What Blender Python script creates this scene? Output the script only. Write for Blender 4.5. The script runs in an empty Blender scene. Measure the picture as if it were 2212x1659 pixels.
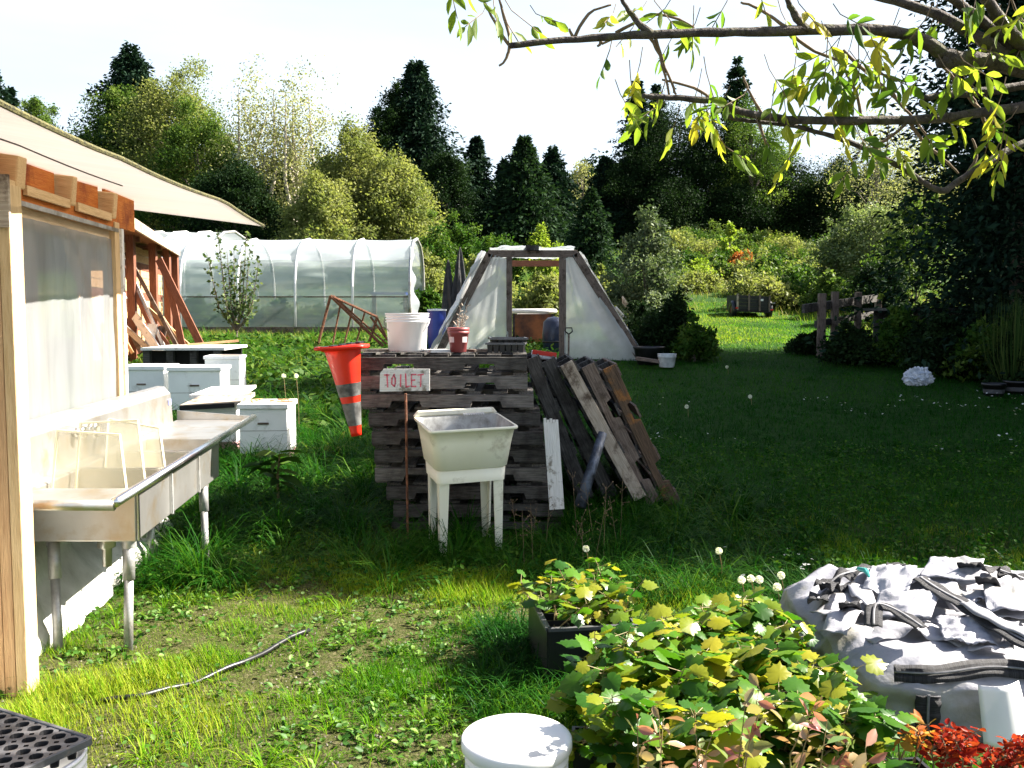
import bpy, math, random
import numpy as np
from math import radians as R, sin, cos, pi
from mathutils import Vector, Matrix, noise
random.seed(7); RNG = np.random.default_rng(7)
scn = bpy.context.scene
# ------------------------------------------------------------------ camera, world, sun
PITCH = math.atan(146.5/2012); CH = 1.6
cam_d = bpy.data.cameras.new('camera'); cam = bpy.data.objects.new('camera', cam_d); scn.collection.objects.link(cam)
cam_d.sensor_width = 36; cam_d.lens = 36*2012/2212; cam_d.clip_end = 1000; cam_d.clip_start = .05
cam.location = (0, 0, CH); cam.rotation_euler = (pi/2-PITCH, 0, 0); scn.camera = cam
SUN_EL, SUN_TH = 40, 15       # elevation; bearing measured from +X towards +Y
w = bpy.data.worlds.new('World'); scn.world = w; w.use_nodes = True
nt = w.node_tree; nt.nodes.clear()
sky = nt.nodes.new('ShaderNodeTexSky'); sky.sky_type = 'NISHITA'; sky.sun_disc = False
sky.sun_elevation = R(SUN_EL); sky.sun_rotation = R(90-SUN_TH); sky.dust_density = 3.0; sky.air_density = 1.0
tcw = nt.nodes.new('ShaderNodeTexCoord'); mpw = nt.nodes.new('ShaderNodeMapping'); mpw.inputs['Scale'].default_value = (1, 1, 4)
nzw = nt.nodes.new('ShaderNodeTexNoise'); nzw.inputs['Scale'].default_value = 1.6; nzw.inputs['Detail'].default_value = 6
rpw = nt.nodes.new('ShaderNodeValToRGB'); rpw.color_ramp.elements[0].position = .38; rpw.color_ramp.elements[1].position = .68
rpw.color_ramp.elements[0].color = (.6,.6,.6,1); rpw.color_ramp.elements[1].color = (1,1,1,1)
sxw = nt.nodes.new('ShaderNodeSeparateXYZ'); mrw = nt.nodes.new('ShaderNodeMapRange'); mrw.inputs[1].default_value = .62; mrw.inputs[2].default_value = .30; mlw = nt.nodes.new('ShaderNodeMath'); mlw.operation = 'MULTIPLY'
mxw = nt.nodes.new('ShaderNodeMixRGB'); mxw.inputs[2].default_value = (4.3, 5.0, 5.7, 1)   # thin bright cloud veil
bg = nt.nodes.new('ShaderNodeBackground'); bg.inputs[1].default_value = .05
wo = nt.nodes.new('ShaderNodeOutputWorld')
L = nt.links.new
L(tcw.outputs['Generated'], mpw.inputs[0]); L(mpw.outputs[0], nzw.inputs[0]); L(nzw.outputs[0], rpw.inputs[0])
L(tcw.outputs['Generated'], sxw.inputs[0]); L(sxw.outputs[2], mrw.inputs[0]); L(rpw.outputs[0], mlw.inputs[0]); L(mrw.outputs[0], mlw.inputs[1]); L(mlw.outputs[0], mxw.inputs[0]); L(sky.outputs[0], mxw.inputs[1]); L(mxw.outputs[0], bg.inputs[0]); L(bg.outputs[0], wo.inputs[0])
sd = bpy.data.lights.new('sun', 'SUN'); sd.energy = 5; sd.angle = R(.5); sd.color = (1, .93, .82)
sun = bpy.data.objects.new('sun', sd); scn.collection.objects.link(sun)
sv = Vector((cos(R(SUN_EL))*cos(R(SUN_TH)), cos(R(SUN_EL))*sin(R(SUN_TH)), sin(R(SUN_EL))))
sun.rotation_euler = (-sv).to_track_quat('-Z', 'Y').to_euler()
scn.view_settings.view_transform = 'Standard'; scn.view_settings.look = 'None'; scn.view_settings.exposure = 2.35; scn.view_settings.gamma = 1
scn.cycles.transparent_max_bounces = 12; scn.cycles.max_bounces = 6; scn.cycles.sample_clamp_indirect = 4
# ------------------------------------------------------------------ placing helpers
cp, sp_ = cos(PITCH), sin(PITCH)
def ray(u, v):
    a = (u-1106)/2012; b = (829.5-v)/2012
    return Vector((a, cp+b*sp_, -sp_+b*cp))
def P(u, v, Y): r = ray(u, v); return Vector((0, 0, CH)) + r*(Y/r.y)
YS = [-20, 6, 9, 16, 23, 28, 38, 50, 65, 100, 400]; ZS = [0, 0, .32, .85, 1.2, 1.6, 2.8, 4.8, 6.6, 8.2, 12]
def hz(x, y):
    z = np.interp(y, YS, ZS)
    return z + .025*np.sin(1.7*x+.6*y)*np.sin(1.1*y-.4*x)*np.clip((np.asarray(y)-1)/4, 0, 1)
def G(u, v):
    r = ray(u, v); t = 1.0; o = Vector((0, 0, CH))
    while t < 200:
        p = o+r*t
        if p.z <= float(hz(p.x, p.y)): return p
        t += .02
    return p
def onG(u, Y): x = (u-1106)/2012*Y; return Vector((x, Y, float(hz(x, Y))))
def W(off, Y, z): return Vector((-.0984*Y-off, Y, z))
# ------------------------------------------------------------------ object helpers
def link(o): scn.collection.objects.link(o); return o
def tag(o, label=None, cat=None, group=None, kind=None):
    if label: o['label'] = label
    if cat: o['category'] = cat
    if group: o['group'] = group
    if kind: o['kind'] = kind
    return o
def thing(name, loc, label, cat, group=None):
    o = bpy.data.objects.new(name, None); o.empty_display_size = .1; o.location = loc; link(o)
    return tag(o, label, cat, group)
def dup(root, loc=None, rot=None, label=None, group=None):
    r = root.copy(); link(r)
    if loc is not None: r.location = loc
    if rot is not None: r.rotation_euler = rot
    if label: r['label'] = label
    if group: r['group'] = group
    for ch in list(root.children):
        c = ch.copy(); link(c); c.parent = r
        for g in list(ch.children):
            d = g.copy(); link(d); d.parent = c
    return r
class MB:
    def __init__(s): s.v = []; s.f = []; s.t = []
    def add(s, vs, fs, ts=None):
        n = len(s.v); s.v += [Vector(a) for a in vs]; s.f += [tuple(i+n for i in f) for f in fs]
        s.t += [tuple(a) for a in (ts if ts is not None else vs)]; return s
    def beam(s, p0, p1, w, h, up=(0, 0, 1), segs=1, jit=0):
        p0 = Vector(p0); p1 = Vector(p1); d = (p1-p0); Ln = d.length; d.normalize(); up = Vector(up)
        sd = d.cross(up)
        if sd.length < 1e-4: sd = d.cross(Vector((0, 1, 0)))
        sd.normalize(); u2 = sd.cross(d); vs = []; ts = []; o = [random.uniform(0, 50) for _ in range(3)]
        for k in range(segs+1):
            c = p0+d*Ln*k/segs
            if jit: c = c+Vector([random.uniform(-jit, jit) for _ in range(3)])
            for a, b in ((-1, -1), (1, -1), (1, 1), (-1, 1)):
                vs.append(c+sd*a*w/2+u2*b*h/2); ts.append((o[0]+Ln*k/segs, o[1]+a*w/2, o[2]+b*h/2))
        fs = [(0, 1, 2, 3), tuple(4*segs+i for i in (3, 2, 1, 0))]
        for k in range(segs):
            for i in range(4): j = (i+1) % 4; fs.append((4*k+j, 4*k+i, 4*k+4+i, 4*k+4+j))
        return s.add(vs, fs, ts)
    def box(s, c, sx, sy, sz, rz=0):
        c = Vector(c); dx = Vector((cos(rz), sin(rz), 0))*sx/2
        return s.beam(c-dx, c+dx, sy, sz)
    def hexa(s, q):      # 8 corners: bottom 4 then top 4
        return s.add(q, [(3, 2, 1, 0), (4, 5, 6, 7), (0, 1, 5, 4), (1, 2, 6, 5), (2, 3, 7, 6), (3, 0, 4, 7)])
    def tube(s, pts, rad, n=8, caps=True):
        pts = [Vector(p) for p in pts]; m = len(pts)
        if not hasattr(rad, '__len__'): rad = [rad]*m
        vs = []; ts = []; prev = None; ln = 0
        for k, p in enumerate(pts):
            d = (pts[min(k+1, m-1)]-pts[max(k-1, 0)]).normalized()
            if prev is None:
                a = d.cross(Vector((0, 0, 1)));
                if a.length < .01: a = d.cross(Vector((1, 0, 0)))
            else: a = prev-d*prev.dot(d)
            a.normalize(); prev = a; b = d.cross(a)
            if k: ln += (p-pts[k-1]).length
            for i in range(n):
                t = 2*pi*i/n; vs.append(p+(a*cos(t)+b*sin(t))*rad[k]); ts.append((ln, cos(t)*rad[k], sin(t)*rad[k]))
        fs = []
        for k in range(m-1):
            for i in range(n): j = (i+1) % n; fs.append((k*n+i, k*n+j, k*n+n+j, k*n+n+i))
        if caps: fs += [tuple(range(n))[::-1], tuple((m-1)*n+i for i in range(n))]
        return s.add(vs, fs, ts)
    def lathe(s, prof, c, n=28, axis=None):
        c = Vector(c); ax = Vector(axis).normalized() if axis else Vector((0, 0, 1))
        a = ax.cross(Vector((0, 1, 0)));
        if a.length < .01: a = Vector((1, 0, 0))
        a.normalize(); b = ax.cross(a); vs = []
        for r, z in prof:
            for i in range(n): t = 2*pi*i/n; vs.append(c+ax*z+(a*cos(t)+b*sin(t))*r)
        fs = []
        for k in range(len(prof)-1):
            for i in range(n): j = (i+1) % n; fs.append((k*n+i, k*n+j, k*n+n+j, k*n+n+i))
        return s.add(vs, fs)
    def grid(s, fn, nu, nv, close=False):
        vs = [fn(i/nu, j/nv) for j in range(nv+1) for i in range(nu+1)]
        return s.add(vs, [(j*(nu+1)+i, j*(nu+1)+i+1, (j+1)*(nu+1)+i+1, (j+1)*(nu+1)+i) for j in range(nv) for i in range(nu)])
    def build(s, name, mat, parent=None, smooth=False, solid=0, bevel=0, sub=0, label=None):
        off = parent.location.copy() if parent is not None else Vector((0, 0, 0))
        if parent is not None and parent.parent is not None: off = off+parent.parent.location
        base = off
        if parent is None:
            xs = [p.x for p in s.v]; ys = [p.y for p in s.v]; base = Vector(((min(xs)+max(xs))/2, (min(ys)+max(ys))/2, min(p.z for p in s.v)))
        me = bpy.data.meshes.new(name); me.from_pydata([p-base for p in s.v], [], s.f); me.update()
        at = me.attributes.new('tc', 'FLOAT_VECTOR', 'POINT'); at.data.foreach_set('vector', np.array(s.t, dtype=np.float32).ravel())
        me.materials.append(mat)
        if smooth: me.polygons.foreach_set('use_smooth', [True]*len(me.polygons))
        o = bpy.data.objects.new(name, me); link(o)
        if parent is not None: o.parent = parent
        else: o.location = base
        if solid: m = o.modifiers.new('s', 'SOLIDIFY'); m.thickness = solid; m.offset = 0
        if bevel: m = o.modifiers.new('b', 'BEVEL'); m.width = bevel; m.segments = 2; m.limit_method = 'ANGLE'
        if sub: m = o.modifiers.new('u', 'SUBSURF'); m.levels = sub; m.render_levels = sub
        if label: o['label'] = label
        return o
# ------------------------------------------------------------------ materials
def _mat(name):
    m = bpy.data.materials.new(name); m.use_nodes = True; t = m.node_tree; t.nodes.clear()
    o = t.nodes.new('ShaderNodeOutputMaterial'); return m, t, o
def ramp(t, stops, fac):
    r = t.nodes.new('ShaderNodeValToRGB'); e = r.color_ramp.elements
    while len(e) < len(stops): e.new(.5)
    for k, (p, c) in enumerate(stops): e[k].position = p; e[k].color = (*c, 1)
    t.links.new(fac, r.inputs[0]); return r.outputs[0]
def nz(t, co, scale, detail=4, stretch=None, rough=.55):
    if stretch:
        mp = t.nodes.new('ShaderNodeMapping'); mp.inputs['Scale'].default_value = stretch; t.links.new(co, mp.inputs[0]); co = mp.outputs[0]
    n = t.nodes.new('ShaderNodeTexNoise'); n.inputs['Scale'].default_value = scale; n.inputs['Detail'].default_value = detail
    n.inputs['Roughness'].default_value = rough; t.links.new(co, n.inputs[0]); return n.outputs[0]
def attr(t, name='tc'):
    a = t.nodes.new('ShaderNodeAttribute'); a.attribute_name = name; return a
def mixc(t, f, a, b, mode='MIX'):
    m = t.nodes.new('ShaderNodeMixRGB'); m.blend_type = mode
    for k, x in enumerate((f, a, b)):
        if isinstance(x, (int, float)): m.inputs[k].default_value = x if k == 0 else (x, x, x, 1)
        elif isinstance(x, tuple): m.inputs[k].default_value = (*x, 1)
        else: t.links.new(x, m.inputs[k])
    return m.outputs[0]
def surf(name, stops, scale=6, stretch=None, rough=.6, metal=0, bump=.15, dirt=None, dirt_scale=3, spec=.5, bscale=None, dirt_amt=(.5, .65), trans=0, alpha=1):
    m, t, o = _mat(name); co = attr(t).outputs['Vector']
    n = nz(t, co, scale, 6, stretch); c = ramp(t, stops, n)
    if dirt:
        n2 = nz(t, co, dirt_scale, 7, None, .65); f = ramp(t, [(dirt_amt[0], (0, 0, 0)), (dirt_amt[1], (1, 1, 1))], n2); c = mixc(t, f, c, dirt)
    b = t.nodes.new('ShaderNodeBsdfPrincipled'); t.links.new(c, b.inputs['Base Color'])
    b.inputs['Roughness'].default_value = rough; b.inputs['Metallic'].default_value = metal; b.inputs['Specular IOR Level'].default_value = spec
    if bump:
        bp = t.nodes.new('ShaderNodeBump'); bp.inputs['Strength'].default_value = bump; bp.inputs['Distance'].default_value = .02
        h = nz(t, co, bscale or scale*2, 6, stretch); t.links.new(h, bp.inputs['Height']); t.links.new(bp.outputs[0], b.inputs['Normal'])
    sh = b.outputs[0]
    if trans:
        tr = t.nodes.new('ShaderNodeBsdfTranslucent'); t.links.new(c, tr.inputs[0])
        mx = t.nodes.new('ShaderNodeMixShader'); mx.inputs[0].default_value = trans; t.links.new(sh, mx.inputs[1]); t.links.new(tr.outputs[0], mx.inputs[2]); sh = mx.outputs[0]
    if alpha < 1:
        tp = t.nodes.new('ShaderNodeBsdfTransparent'); mx = t.nodes.new('ShaderNodeMixShader'); mx.inputs[0].default_value = alpha
        t.links.new(tp.outputs[0], mx.inputs[1]); t.links.new(sh, mx.inputs[2]); sh = mx.outputs[0]
    t.links.new(sh, o.inputs[0]); return m
def leafm(name, stops, trans=.35, rough=.5, tint=1.35, spec=.06):
    m, t, o = _mat(name); a = attr(t, 'rnd'); c = ramp(t, stops, a.outputs['Fac'])
    b = t.nodes.new('ShaderNodeBsdfPrincipled'); t.links.new(c, b.inputs['Base Color']); b.inputs['Roughness'].default_value = rough; b.inputs['Specular IOR Level'].default_value = spec
    tr = t.nodes.new('ShaderNodeBsdfTranslucent'); c2 = mixc(t, 1, c, (tint, tint*1.05, tint*.55), 'MULTIPLY'); t.links.new(c2, tr.inputs[0])
    mx = t.nodes.new('ShaderNodeMixShader'); mx.inputs[0].default_value = trans
    t.links.new(b.outputs[0], mx.inputs[1]); t.links.new(tr.outputs[0], mx.inputs[2]); t.links.new(mx.outputs[0], o.inputs[0]); return m
M = {}
wood = lambda n, a, b, **k: surf(n, [(.3, a), (.7, b)], scale=7, stretch=(1.2, 14, 14), **{**dict(rough=.8, bump=.5, spec=.2), **k})
M['new_wood'] = wood('new_wood', (.50, .33, .16), (.66, .47, .26))
M['ply'] = wood('plywood', (.42, .11, .02), (.55, .20, .04), dirt=(.22, .05, .015))
M['ply_pale'] = wood('pale_plywood', (.55, .40, .24), (.66, .52, .34))
M['grey_wood'] = wood('weathered_grey_wood', (.032, .030, .028), (.12, .112, .102), dirt=(.015, .012, .011), dirt_amt=(.45, .7), dirt_scale=5)
M['grey_wood2'] = wood('weathered_brown_wood', (.09, .065, .05), (.22, .17, .14), dirt=(.05, .035, .025), dirt_amt=(.5, .68), dirt_scale=9)
M['pale_wood'] = wood('pale_weathered_wood', (.30, .24, .18), (.50, .42, .34), dirt=(.10, .07, .05), dirt_amt=(.5, .65), dirt_scale=8)
M['rot_wood'] = wood('rotting_brown_wood', (.05, .035, .025), (.15, .095, .06), dirt=(.34, .14, .035), dirt_amt=(.54, .66), dirt_scale=5)
M['brown_wood'] = wood('brown_wood', (.10, .04, .025), (.24, .10, .06))
M['tan_wood'] = wood('tan_wood', (.42, .24, .12), (.60, .38, .20))
M['white_wood'] = wood('white_painted_wood', (.60, .58, .54), (.74, .72, .70), dirt=(.25, .22, .18), dirt_amt=(.55, .66), dirt_scale=14)
M['hive'] = surf('hive_paint', [(.3, (.72, .73, .72)), (.7, (.80, .81, .80))], 5, rough=.6, bump=.15, dirt=(.45, .44, .40), dirt_amt=(.58, .75), dirt_scale=7)
M['hive_pink'] = surf('faded_pink_paint', [(.3, (.30, .15, .16)), (.7, (.46, .27, .28))], 8, rough=.7)
M['steel'] = surf('stainless_steel', [(.3, (.44, .43, .41)), (.7, (.60, .59, .57))], 3, stretch=(1, 1, 1), rough=.36, metal=.85, bump=.12, bscale=5, dirt=(.44, .36, .25), dirt_amt=(.5, .7), dirt_scale=5)
M['steel_hi'] = surf('polished_rail', [(.3, (.6, .6, .6)), (.7, (.75, .75, .76))], 8, rough=.22, metal=1, bump=.05)
M['galv'] = surf('galvanised_pipe', [(.3, (.30, .30, .30)), (.7, (.50, .50, .49))], 25, rough=.5, metal=.6, bump=.1, dirt=(.2, .17, .13))
M['film'] = surf('wall_plastic_film', [(.3, (.28, .29, .295)), (.7, (.36, .37, .375))], 5, stretch=(1, 1, .15), rough=.22, bump=.5, bscale=7, trans=.4, alpha=.8)
M['skirt'] = surf('crumpled_film', [(.3, (.50, .49, .44)), (.7, (.74, .74, .70))], 5, rough=.25, bump=1, bscale=6, trans=.2, alpha=.9)
M['tunnel'] = surf('polytunnel_film', [(.35, (.24, .31, .29)), (.65, (.44, .50, .49))], 1.0, stretch=(.2, 1, 1.6), rough=.25, bump=.7, bscale=1.6, trans=.3, alpha=.58)
M['tunnel_top'] = surf('polytunnel_roof_film', [(.3, (.5, .56, .60)), (.7, (.68, .73, .77))], 1.2, stretch=(.25, 1, 2.2), rough=.3, bump=.6, bscale=1.6, trans=.4, alpha=.52)  # paler than the side film: sky and sun on top put into colour
M['aframe_film'] = surf('old_film', [(.3, (.55, .57, .55)), (.7, (.82, .83, .80))], 2, rough=.3, bump=.8, bscale=3, trans=.45, alpha=.82, dirt=(.50, .52, .44), dirt_scale=1.2, dirt_amt=(.5, .75))
M['roofpoly'] = surf('twinwall_sheet', [(.3, (.56, .51, .48)), (.7, (.63, .59, .56))], 2, stretch=(.3, 8, 1), rough=.35, bump=.1, trans=.42, alpha=.78, dirt=(.62, .60, .50), dirt_amt=(.5, .8), dirt_scale=1.5)
M['algae'] = surf('algae_edge', [(.35, (.02, .02, .008)), (.6, (.11, .10, .03))], 60, rough=.9, bump=.5)
M['white_pl'] = surf('white_plastic', [(.3, (.74, .74, .74)), (.7, (.82, .82, .82))], 3, rough=.35, bump=.03, trans=.15)
M['tub'] = surf('stained_tub_plastic', [(.3, (.74, .71, .56)), (.7, (.82, .80, .68))], 3, rough=.45, bump=.05, dirt=(.45, .40, .30), dirt_amt=(.58, .74), dirt_scale=6, stretch=(1, 1, .6))
M['red'] = surf('orange_cone_plastic', [(.3, (.55, .014, .003)), (.7, (.65, .022, .005))], 8, rough=.4, bump=.05, trans=.1)
M['sleeve'] = surf('worn_reflective_sleeve', [(.4, (.035, .034, .032)), (.6, (.12, .12, .115))], 14, rough=.6, bump=.1)
M['black'] = surf('black_plastic', [(.3, (.006, .006, .007)), (.7, (.016, .016, .018))], 8, rough=.4, bump=.05)
M['tray'] = surf('grey_black_tray', [(.3, (.05, .05, .055)), (.7, (.11, .11, .12))], 12, rough=.4, bump=.1, dirt=(.20, .15, .10), dirt_amt=(.6, .75), dirt_scale=15)
M['dark'] = surf('dark_hole', [(.3, (.004, .004, .004)), (.7, (.012, .01, .01))], 8, rough=.9, bump=0)
M['maroon'] = surf('maroon_pot', [(.3, (.16, .03, .03)), (.7, (.24, .05, .05))], 6, rough=.5, bump=.05)
M['label'] = surf('faded_pot_print', [(.3, (.5, .35, .36)), (.7, (.62, .5, .5))], 9, rough=.6, bump=0)
M['rust'] = surf('rusty_steel', [(.35, (.08, .03, .015)), (.65, (.25, .10, .05))], 30, rough=.9, bump=.5)
M['blue'] = surf('blue_plastic', [(.3, (.01, .03, .22)), (.7, (.02, .05, .32))], 5, rough=.35, bump=.02)
M['pink_paint'] = surf('pink_paint', [(.35, (.60, .05, .10)), (.65, (.75, .22, .26))], 40, rough=.8, bump=0)
M['ink'] = surf('faded_ink', [(.35, (.012, .012, .012)), (.65, (.05, .045, .04))], 40, rough=.8, bump=0)
M['bag'] = surf('woven_white_fabric', [(.3, (.25, .25, .28)), (.7, (.36, .36, .395))], 5, rough=.5, bump=.6, bscale=9, dirt=(.26, .25, .18), dirt_amt=(.52, .75), dirt_scale=4, trans=.08)
M['strap'] = surf('black_webbing', [(.4, (.006, .006, .009)), (.6, (.045, .045, .055))], 5, stretch=(60, 3, 3), rough=.7, bump=.8, bscale=60)
M['strap_line'] = surf('pale_strap_stitching', [(.3, (.14, .14, .15)), (.7, (.26, .26, .28))], 20, rough=.7)
M['cloth_black'] = surf('black_cloth', [(.3, (.012, .012, .012)), (.7, (.05, .05, .05))], 6, rough=.8, bump=.8)
M['bark'] = surf('bark', [(.3, (.06, .045, .035)), (.7, (.17, .14, .11))], 12, stretch=(.5, 3, 3), rough=.9, bump=.8)
M['bark_grey'] = surf('lichen_bark', [(.35, (.025, .018, .016)), (.6, (.075, .06, .05))], 30, rough=.9, bump=.8, dirt=(.08, .08, .03), dirt_amt=(.52, .68), dirt_scale=18)
M['birch'] = surf('pale_bark', [(.35, (.25, .20, .15)), (.65, (.55, .50, .42))], 6, rough=.9, bump=.4)
M['twig'] = surf('brown_twig', [(.3, (.10, .07, .04)), (.7, (.22, .15, .09))], 20, rough=.9)
M['greenstem'] = surf('green_stem', [(.3, (.10, .14, .04)), (.7, (.30, .16, .07))], 10, rough=.7)
M['soil'] = surf('potting_soil', [(.3, (.02, .014, .01)), (.7, (.07, .045, .03))], 60, rough=1, bump=1)
M['chrome'] = surf('chrome', [(.3, (.7, .7, .68)), (.7, (.8, .8, .78))], 8, rough=.12, metal=1, bump=0)
M['cabinet'] = surf('orange_brown_panel', [(.35, (.07, .02, .008)), (.65, (.38, .12, .03))], 3, rough=.5, bump=.1)
M['acryl'] = surf('yellowed_acrylic', [(.3, (.62, .58, .40)), (.7, (.72, .68, .50))], 3, rough=.1, bump=.05, alpha=.30)
M['acryl_edge'] = surf('acrylic_edge', [(.3, (.78, .72, .48)), (.7, (.85, .80, .60))], 3, rough=.3, bump=0)
M['olive_metal'] = surf('olive_cart_paint', [(.3, (.008, .008, .007)), (.7, (.02, .019, .016))], 6, rough=.7)
M['stone_white'] = surf('white_rubble', [(.3, (.5, .5, .48)), (.7, (.7, .7, .68))], 4, rough=.8, bump=.3)
g3 = lambda a, b, c: [(0, a), (.5, b), (1, c)]
LM = {
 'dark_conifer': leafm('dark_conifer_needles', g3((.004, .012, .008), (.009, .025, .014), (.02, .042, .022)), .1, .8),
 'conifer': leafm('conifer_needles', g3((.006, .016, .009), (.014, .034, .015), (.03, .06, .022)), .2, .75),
 'dark_broad': leafm('dark_broad_leaves', g3((.004, .011, .004), (.009, .023, .007), (.021, .042, .012)), .2, .75),  # near-black greens paint the shade of the dark wood
 'broad': leafm('green_leaves', g3((.025, .055, .012), (.06, .11, .02), (.13, .18, .04)), .35),
 'yellow_broad': leafm('yellow_green_leaves', g3((.08, .11, .035), (.15, .175, .055), (.25, .255, .095)), .4),
 'airy': leafm('pale_olive_leaves', g3((.12, .13, .06), (.24, .25, .12), (.36, .35, .18)), .35),
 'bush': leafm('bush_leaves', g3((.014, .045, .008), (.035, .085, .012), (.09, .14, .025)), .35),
 'bright': leafm('lime_leaves', g3((.10, .16, .02), (.16, .23, .03), (.26, .30, .05)), .45),
 'orange': leafm('russet_leaves', g3((.20, .05, .02), (.38, .12, .03), (.34, .22, .05)), .35),
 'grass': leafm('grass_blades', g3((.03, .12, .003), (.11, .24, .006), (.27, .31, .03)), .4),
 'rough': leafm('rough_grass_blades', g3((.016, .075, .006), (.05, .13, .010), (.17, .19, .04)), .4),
 'lawn': leafm('lawn_blades', g3((.006, .045, .004), (.014, .08, .006), (.045, .125, .010)), .35),  # darker than the foreground grass: the lawn's shade is put into the colour
 'tall': leafm('tall_grass_blades', g3((.006, .04, .004), (.018, .085, .006), (.07, .14, .015)), .35),  # green darkened to carry the shade round tub and pallets
 'weed': leafm('weed_leaves', g3((.02, .07, .008), (.05, .13, .014), (.14, .22, .04)), .3, spec=.2),
 'dry': leafm('dry_meadow', g3((.18, .15, .05), (.36, .30, .12), (.42, .34, .18)), .3),
 'vine': leafm('vine_leaves', g3((.018, .075, .008), (.07, .17, .010), (.30, .27, .02)), .4, .33, spec=.3),
 'berry': leafm('pink_tinged_leaves', g3((.12, .20, .06), (.30, .20, .12), (.36, .12, .12)), .35, .3, spec=.4),
 'redleaf': leafm('scarlet_leaves', g3((.12, .008, .006), (.26, .018, .012), (.32, .06, .02)), .4, .4),
 'elder': leafm('elder_leaves', g3((.06, .12, .015), (.16, .22, .025), (.42, .36, .04)), .55, .45, 1.6, spec=.2),
 'white': leafm('white_petals', g3((.7, .7, .66), (.78, .78, .74), (.85, .85, .82)), .3),
}
# ------------------------------------------------------------------ scattered foliage
def nrm(a): return a/np.maximum(np.linalg.norm(a, axis=1, keepdims=True), 1e-9)
def scatter(name, tv, tf, pos, X, Y, mat, rnd, parent=None, smooth=False):
    """tv (k,3) template (x across, y along, z normal); per instance axes X, Y already scaled"""
    tv = np.asarray(tv, float); n = len(pos); k = len(tv)
    Zx = np.cross(X, Y); sc = np.linalg.norm(Y, axis=1, keepdims=True); Z = nrm(Zx)*sc
    V = pos[:, None, :]+tv[None, :, 0:1]*X[:, None, :]+tv[None, :, 1:2]*Y[:, None, :]+tv[None, :, 2:3]*Z[:, None, :]
    base = np.array(parent.location) if parent is not None else np.array([pos[:, 0].mean(), pos[:, 1].mean(), pos[:, 2].min()])
    V = (V-base).reshape(-1, 3).astype(np.float32)
    me = bpy.data.meshes.new(name); me.vertices.add(len(V)); me.vertices.foreach_set('co', V.ravel())
    lens = np.array([len(f) for f in tf]); flat = np.concatenate([np.array(f) for f in tf])
    idx = (flat[None, :]+(np.arange(n)*k)[:, None]).ravel().astype(np.int32)
    tot = np.tile(lens, n).astype(np.int32); st = np.concatenate([[0], np.cumsum(tot)[:-1]]).astype(np.int32)
    me.loops.add(len(idx)); me.loops.foreach_set('vertex_index', idx)
    me.polygons.add(len(tot)); me.polygons.foreach_set('loop_start', st)
    try: me.polygons.foreach_set('loop_total', tot)
    except Exception: pass
    me.update(calc_edges=True)
    at = me.attributes.new('rnd', 'FLOAT', 'POINT'); at.data.foreach_set('value', np.repeat(np.clip(rnd, 0, 1), k).astype(np.float32))
    me.materials.append(mat)
    if smooth: me.polygons.foreach_set('use_smooth', [True]*len(me.polygons))
    o = bpy.data.objects.new(name, me); link(o)
    if parent is not None: o.parent = parent
    else: o.location = base
    return o
LEAF4 = ([(0, 0, 0), (.5, .45, .06), (0, 1, 0), (-.5, .45, .06)], [(0, 1, 2, 3)])
BLADE = ([(-.5, 0, 0), (.5, 0, 0), (.4, .5, .08), (-.4, .5, .08), (0, 1, .35)], [(0, 1, 2, 3), (3, 2, 4)])
ARCH = ([(-.5, 0, 0), (.5, 0, 0), (.45, .42, .10), (-.45, .42, .10), (.33, .74, .36), (-.33, .74, .36), (0, .86, .78)], [(0, 1, 2, 3), (3, 2, 4, 5), (5, 4, 6)])
LEAF8 = ([(0, 0, 0), (.30, .18, .05), (.5, .45, .08), (.34, .75, .05), (0, 1, -.06), (-.34, .75, .05), (-.5, .45, .08), (-.30, .18, .05), (0, .45, 0)],
         [(0, 1, 8), (1, 2, 8), (2, 3, 8), (3, 4, 8), (4, 5, 8), (5, 6, 8), (6, 7, 8), (7, 0, 8)])
def _vine():
    pr = [(0, .02), (.12, -.10), (.32, -.12), (.46, .02), (.42, .16), (.56, .26), (.48, .40), (.52, .56), (.34, .62), (.24, .78), (.10, .82), (0, 1)]
    pts = pr+[(-x, y) for x, y in pr[-2:0:-1]]
    v = [(x, y, -.18*(x*x)*2-.12*y*y+.03*((i % 2)*2-1)) for i, (x, y) in enumerate(pts)]+[(0, .38, .03)]
    n = len(pts); return (v, [(i, (i+1) % n, n) for i in range(n)])
VINE = _vine()
def rdir(n, up=0.0, rng=RNG):
    d = rng.normal(size=(n, 3)); d[:, 2] += up; return nrm(d)
def leaves(name, pos, size, mat, parent=None, tmpl=LEAF4, up=.3, wid=.6, rng=RNG, rnd=None, dirs=None, szvar=.35):
    n = len(pos); d = rdir(n, 0, rng) if dirs is None else nrm(dirs); a = rdir(n, 0, rng)
    if up: # leaf normals biased upward
        nn = nrm(rdir(n, 0, rng)+np.array([0, 0, up*2.5])); d = nrm(d-nn*(d*nn).sum(1, keepdims=True)); X = np.cross(d, nn)
    else: X = nrm(np.cross(d, a))
    s = size*(1+szvar*rng.uniform(-1, 1, (n, 1)))
    return scatter(name, tmpl[0], tmpl[1], pos, X*s*wid, d*s, mat, rng.uniform(0, 1, n) if rnd is None else rnd, parent)
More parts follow.
